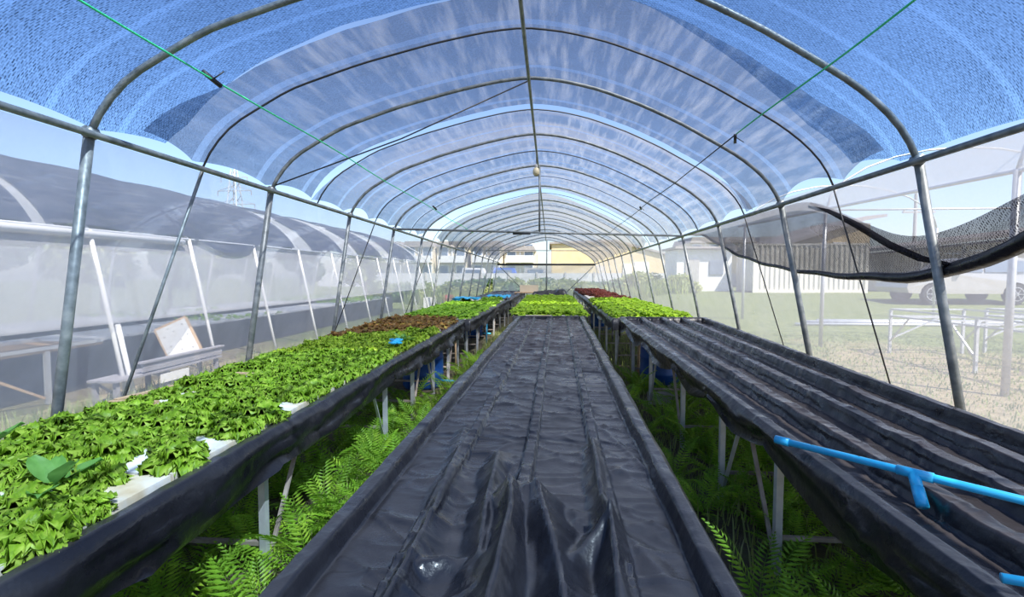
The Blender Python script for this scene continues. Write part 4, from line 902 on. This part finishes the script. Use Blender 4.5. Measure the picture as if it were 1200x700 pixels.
# shipping container (twenty foot)
cn = empty('shipping_container', (14.3, 27.6, gz(14.3, 27.6) - .02), 'cream corrugated shipping container on the lawn', 'container')
cn.rotation_euler.z = 0
Lc, Hc, Wc = 6.06, 2.75, 2.4
pts = []; nw = 22; p_ = (Lc - .3) / nw
for i in range(nw):
    x0 = -Lc / 2 + .15 + i * p_; pts += [(x0, 0), (x0 + p_ * .3, 0), (x0 + p_ * .5, .06), (x0 + p_ * .8, .06)]
pts.append((Lc / 2 - .15, 0))
def corr(pts, y, flip): 
    n = len(pts); vs_ = [(x, y + (d if not flip else -d), .16) for x, d in pts] + [(x, y + (d if not flip else -d), Hc - .12) for x, d in pts]
    return MB().add(vs_, [(i, i + 1, i + 1 + n, i + n) for i in range(n - 1)])
corr(pts, .02, False).build('corrugated_side', 'container', cn); corr(pts, Wc - .02, True).build('corrugated_side', 'container', cn)
MB().box((0, Wc / 2, Hc - .06), (Lc - .1, Wc - .1, .06)).build('roof', 'container', cn)
for x in (-Lc / 2 + .07, Lc / 2 - .07):
    for y in (.07, Wc - .07): MB().box((x, y, Hc / 2), (.15, .15, Hc)).build('corner_post', 'container', cn)
    MB().box((x * .997, Wc / 2, Hc / 2), (.05, Wc - .2, Hc - .2)).build('end_wall', 'container', cn)
for y in (.05, Wc - .05):
    MB().box((0, y, .1), (Lc - .3, .1, .16)).build('bottom_rail', 'container', cn); MB().box((0, y, Hc - .06), (Lc - .3, .08, .1)).build('top_rail', 'container', cn)
wb = empty('white_outbuilding', (9.2, 29.5, gz(9.2, 29.5)), 'white blockwork outbuilding beside the cream container', 'building')
MB().box((0, 1.5, 1.25), (3.2, 3, 2.5)).build('wall', 'white', wb); MB().box((0, 1.4, 2.6), (3.6, 3.6, .12)).build('roof', 'rooftile', wb)
MB().box((-.7, -.03, .95), (.8, .08, 1.9)).build('door', 'concrete', wb); MB().box((.7, -.03, 1.4), (.8, .08, .8)).build('window', 'glass', wb)
# silver car (side on)
ca = empty('silver_car', (15.9, 20.1, gz(15.9, 20.1)), 'silver beige pickup-style car parked behind the steel frames', 'car')
body = [(-2.35, .42), (-2.42, .62), (-2.36, .9), (-2.1, 1.02), (-1.05, 1.12), (-.95, 1.15), (-.3, 1.68), (.1, 1.76), (1.5, 1.76), (2.1, 1.66), (2.42, 1.12), (2.45, .6), (2.38, .42)]
arch = lambda cx: [(cx + .46 * math.cos(a), .38 + .44 * math.sin(a)) for a in np.linspace(0.02, PI - .02, 9)]
low = [(2.38, .42)]
poly = body[:-1] + [(2.38, .36)] + arch(1.42) + arch(-1.48)
mb = MB(); n_ = len(poly)
mb.add([(x, -.88 + (.16 * max(0, (z - 1.05) / .7)), z) for x, z in poly] + [(x, .88 - (.16 * max(0, (z - 1.05) / .7)), z) for x, z in poly], [tuple(range(n_)), tuple(range(n_, 2 * n_))[::-1]] + [(i, i + n_, (i + 1) % n_ + n_, (i + 1) % n_) for i in range(n_)])
mb.build('body', 'carpaint', ca)
for s in (-1, 1):
    yy_ = s * .885
    def win(ps, nm): 
        v = [(x, s * (.892 - .16 * max(0, (z - 1.05) / .7)), z) for x, z in ps]; v2 = [(x, y - s * .02, z) for x, y, z in v]; k = len(v)
        MB().add(v + v2, [tuple(range(k)), tuple(range(k, 2 * k))[::-1]] + [(i, (i + 1) % k, (i + 1) % k + k, i + k) for i in range(k)]).build(nm, 'glass', ca)
    win([(-.75, 1.2), (.25, 1.2), (.25, 1.66), (-.2, 1.64)], 'front_window'); win([(.33, 1.2), (1.25, 1.2), (1.25, 1.67), (.33, 1.67)], 'rear_window'); win([(1.33, 1.2), (2.2, 1.22), (1.95, 1.6), (1.33, 1.66)], 'quarter_window')
    MB().box((-.62, s * .93, 1.2), (.16, .14, .14)).build('wing_mirror', 'carpaint', ca)
    MB().box((-2.3, s * .72, .85), (.2, .3, .14)).build('headlamp', 'white', ca)
    for cx in (-1.48, 1.42):
        wh = MB().tube([(cx, s * .68, .38), (cx, s * .9, .38)], .37, 22).build('wheel', 'rubber', ca)
        rm = MB().tube([(cx, s * .895, .38), (cx, s * .905, .38)], .08, 12)
        for k in range(6): rm.bar((cx, s * .905, .38), (cx + .24 * math.cos(k * PI / 3), s * .905, .38 + .24 * math.sin(k * PI / 3)), .07, .02)
        rm.tube([(cx + .25 * math.cos(k * PI / 12), s * .9, .38 + .25 * math.sin(k * PI / 12)) for k in range(25)], .02, 5, False)
        rm.build('rim', 'rim', wh)
# bare galvanised tunnel frame on the lawn
pf = empty('bare_tunnel_frame', (6.0, 8.9, 0), 'bare galvanised tunnel frame standing on the lawn', 'frame'); o = Vector(pf.location)
for y in (2.4, 6.78, 11.13, 15.5):
    MB().tube([(0.03, y - o.y, gz(6, y) - .05), (0.05, y - o.y, 2.98 + .02 * (y - 6.8))], .045 if y < 8 else .04, 10).build('post', 'steel_light', pf, True)
MB().tube([(.05, 2.0 - o.y, 2.87), (.05, 16 - o.y, 3.16)], .032, 8).build('eave_beam', 'steel_light', pf, True)
for y in (6.78, 11.13): MB().tube([(.05, y - o.y, 3.04), (5.6, y - o.y, 3.04)], .022, 6).build('tie_bar', 'steel_light', pf, True)
for y in (11.13,): MB().tube([(4.3, y - o.y, 3.04), (4.3, y - o.y, 3.95)], .03, 6).build('strut', 'steel_light', pf, True)
for y in (2.4, 6.78, 11.13, 15.5):
    MB().tube([(.05 + 2.8 - 2.8 * math.cos(k * PI / 12), y - o.y, 3.0 + 1.35 * math.sin(k * PI / 12)) for k in range(13)], .022, 6).build('arch', 'steel_light', pf, True)
    MB().tube([(5.65, y - o.y, gz(11.6, y)), (5.65, y - o.y, 3.02)], .035, 8).build('post', 'steel_light', pf, True)
P = np.zeros((30, 6, 3)); UV = np.zeros((30, 6, 2))
for i in range(30):
    for j in range(6): P[i, j] = (.05 + j * .12, lerp(2, 16, i / 29) - o.y, 3.0 + j * .13 + .02 * (lerp(2, 16, i / 29) - 6.8)); UV[i, j] = (j, i)
link('film_strip', grid_mesh('film_strip', P, 'plasticfilm', UV), pf)
# empty steel bed frames on the lawn
def bed_frame(x0, x1, y0, y1, zt, label):
    e = empty('steel_bed_frame', ((x0 + x1) / 2, (y0 + y1) / 2, gz((x0 + x1) / 2, (y0 + y1) / 2)), label, 'frame'); a, b = (x1 - x0) / 2, (y1 - y0) / 2
    for z in (zt, zt - .14):
        for s in (-1, 1):
            MB().bar((-a, s * b, z), (a, s * b, z), .03).build('end_rail', 'steel_light', e); MB().bar((s * a, -b, z), (s * a, b, z), .03).build('side_rail', 'steel_light', e)
    for k in range(6): MB().bar((-a, -b + 2 * b * (k + .5) / 6, zt - .14), (a, -b + 2 * b * (k + .5) / 6, zt - .14), .025).build('slat', 'steel_light', e)
    for s in (-1, 1):
        for y in (-b, 0, b):
            link('leg', boxmesh(.045, .045, zt, 'steel_light'), e, (s * a, y, -.02))
            d = .5 if y < b else -.5; MB().bar((s * a, y, .25), (s * a, y + d, zt - .16), .025).build('brace', 'steel_light', e)
    MB().bar((-a, b, .3), (a - .4, b, zt - .14), .025).build('brace', 'steel_light', e); MB().bar((-a, -b, zt - .14), (a - .3, -b, .2), .025).build('brace', 'steel_light', e)
bed_frame(7.0, 8.4, 6.4, 10.4, .92, 'empty steel bed frame on the dry lawn, closest to the net wall')
bed_frame(9.0, 10.4, 6.6, 10.6, .92, 'second empty steel bed frame on the dry lawn, further from the net wall')
for i in range(5):
    y = 14.2 + i * .11; x0 = 7.0 + .25 * i
    tag(MB().tube([(x0, y, gz(x0, y) + .05 + .05 * (i % 2)), (x0 + 5.6, y + .1, gz(x0 + 5.6, y) + .05 + .05 * (i % 2))], .045, 8).build('steel_pipe', 'steel_light', None, True), 'pale steel pipe lying in a bundle on the lawn', 'pipe', 'pipes on the lawn')
# odds and ends seen at the far end
for x, y, m_, nm, lb, cat in ((-5.6, 26.0, 'red', 'red_crate', 'red plastic crate among the weeds beyond the tunnel wall', 'crate'), (-5.9, 23.0, 'white', 'white_crate', 'white crate among the weeds beyond the tunnel wall', 'crate')):
    e = empty(nm, (x, y, gz(x, y)), lb, cat)
    for sx, sy, wx, wy in ((-.4, 0, .04, .6), (.4, 0, .04, .6), (0, -.3, .84, .04), (0, .3, .84, .04)): MB().box((sx, sy, .42), (wx, wy, .84)).build('side', m_, e)
    MB().box((0, 0, .03), (.8, .6, .05)).build('bottom', m_, e); e.scale = (.55, .6, .6)
wk = empty('work_table', (-1.0, 20.3, 0), 'small wooden table with an upright board at the far end', 'table')
MB().box((0, 0, .86), (1.0, .8, .03)).build('table_top', 'wood', wk); MB().box((.1, .35, 1.02), (.8, .03, .3)).build('back_board', 'beige2', wk)
for sx in (-.45, .45):
    for sy in (-.35, .35): link('leg', boxmesh(.04, .04, .85, 'wood'), wk, (sx, sy, 0))
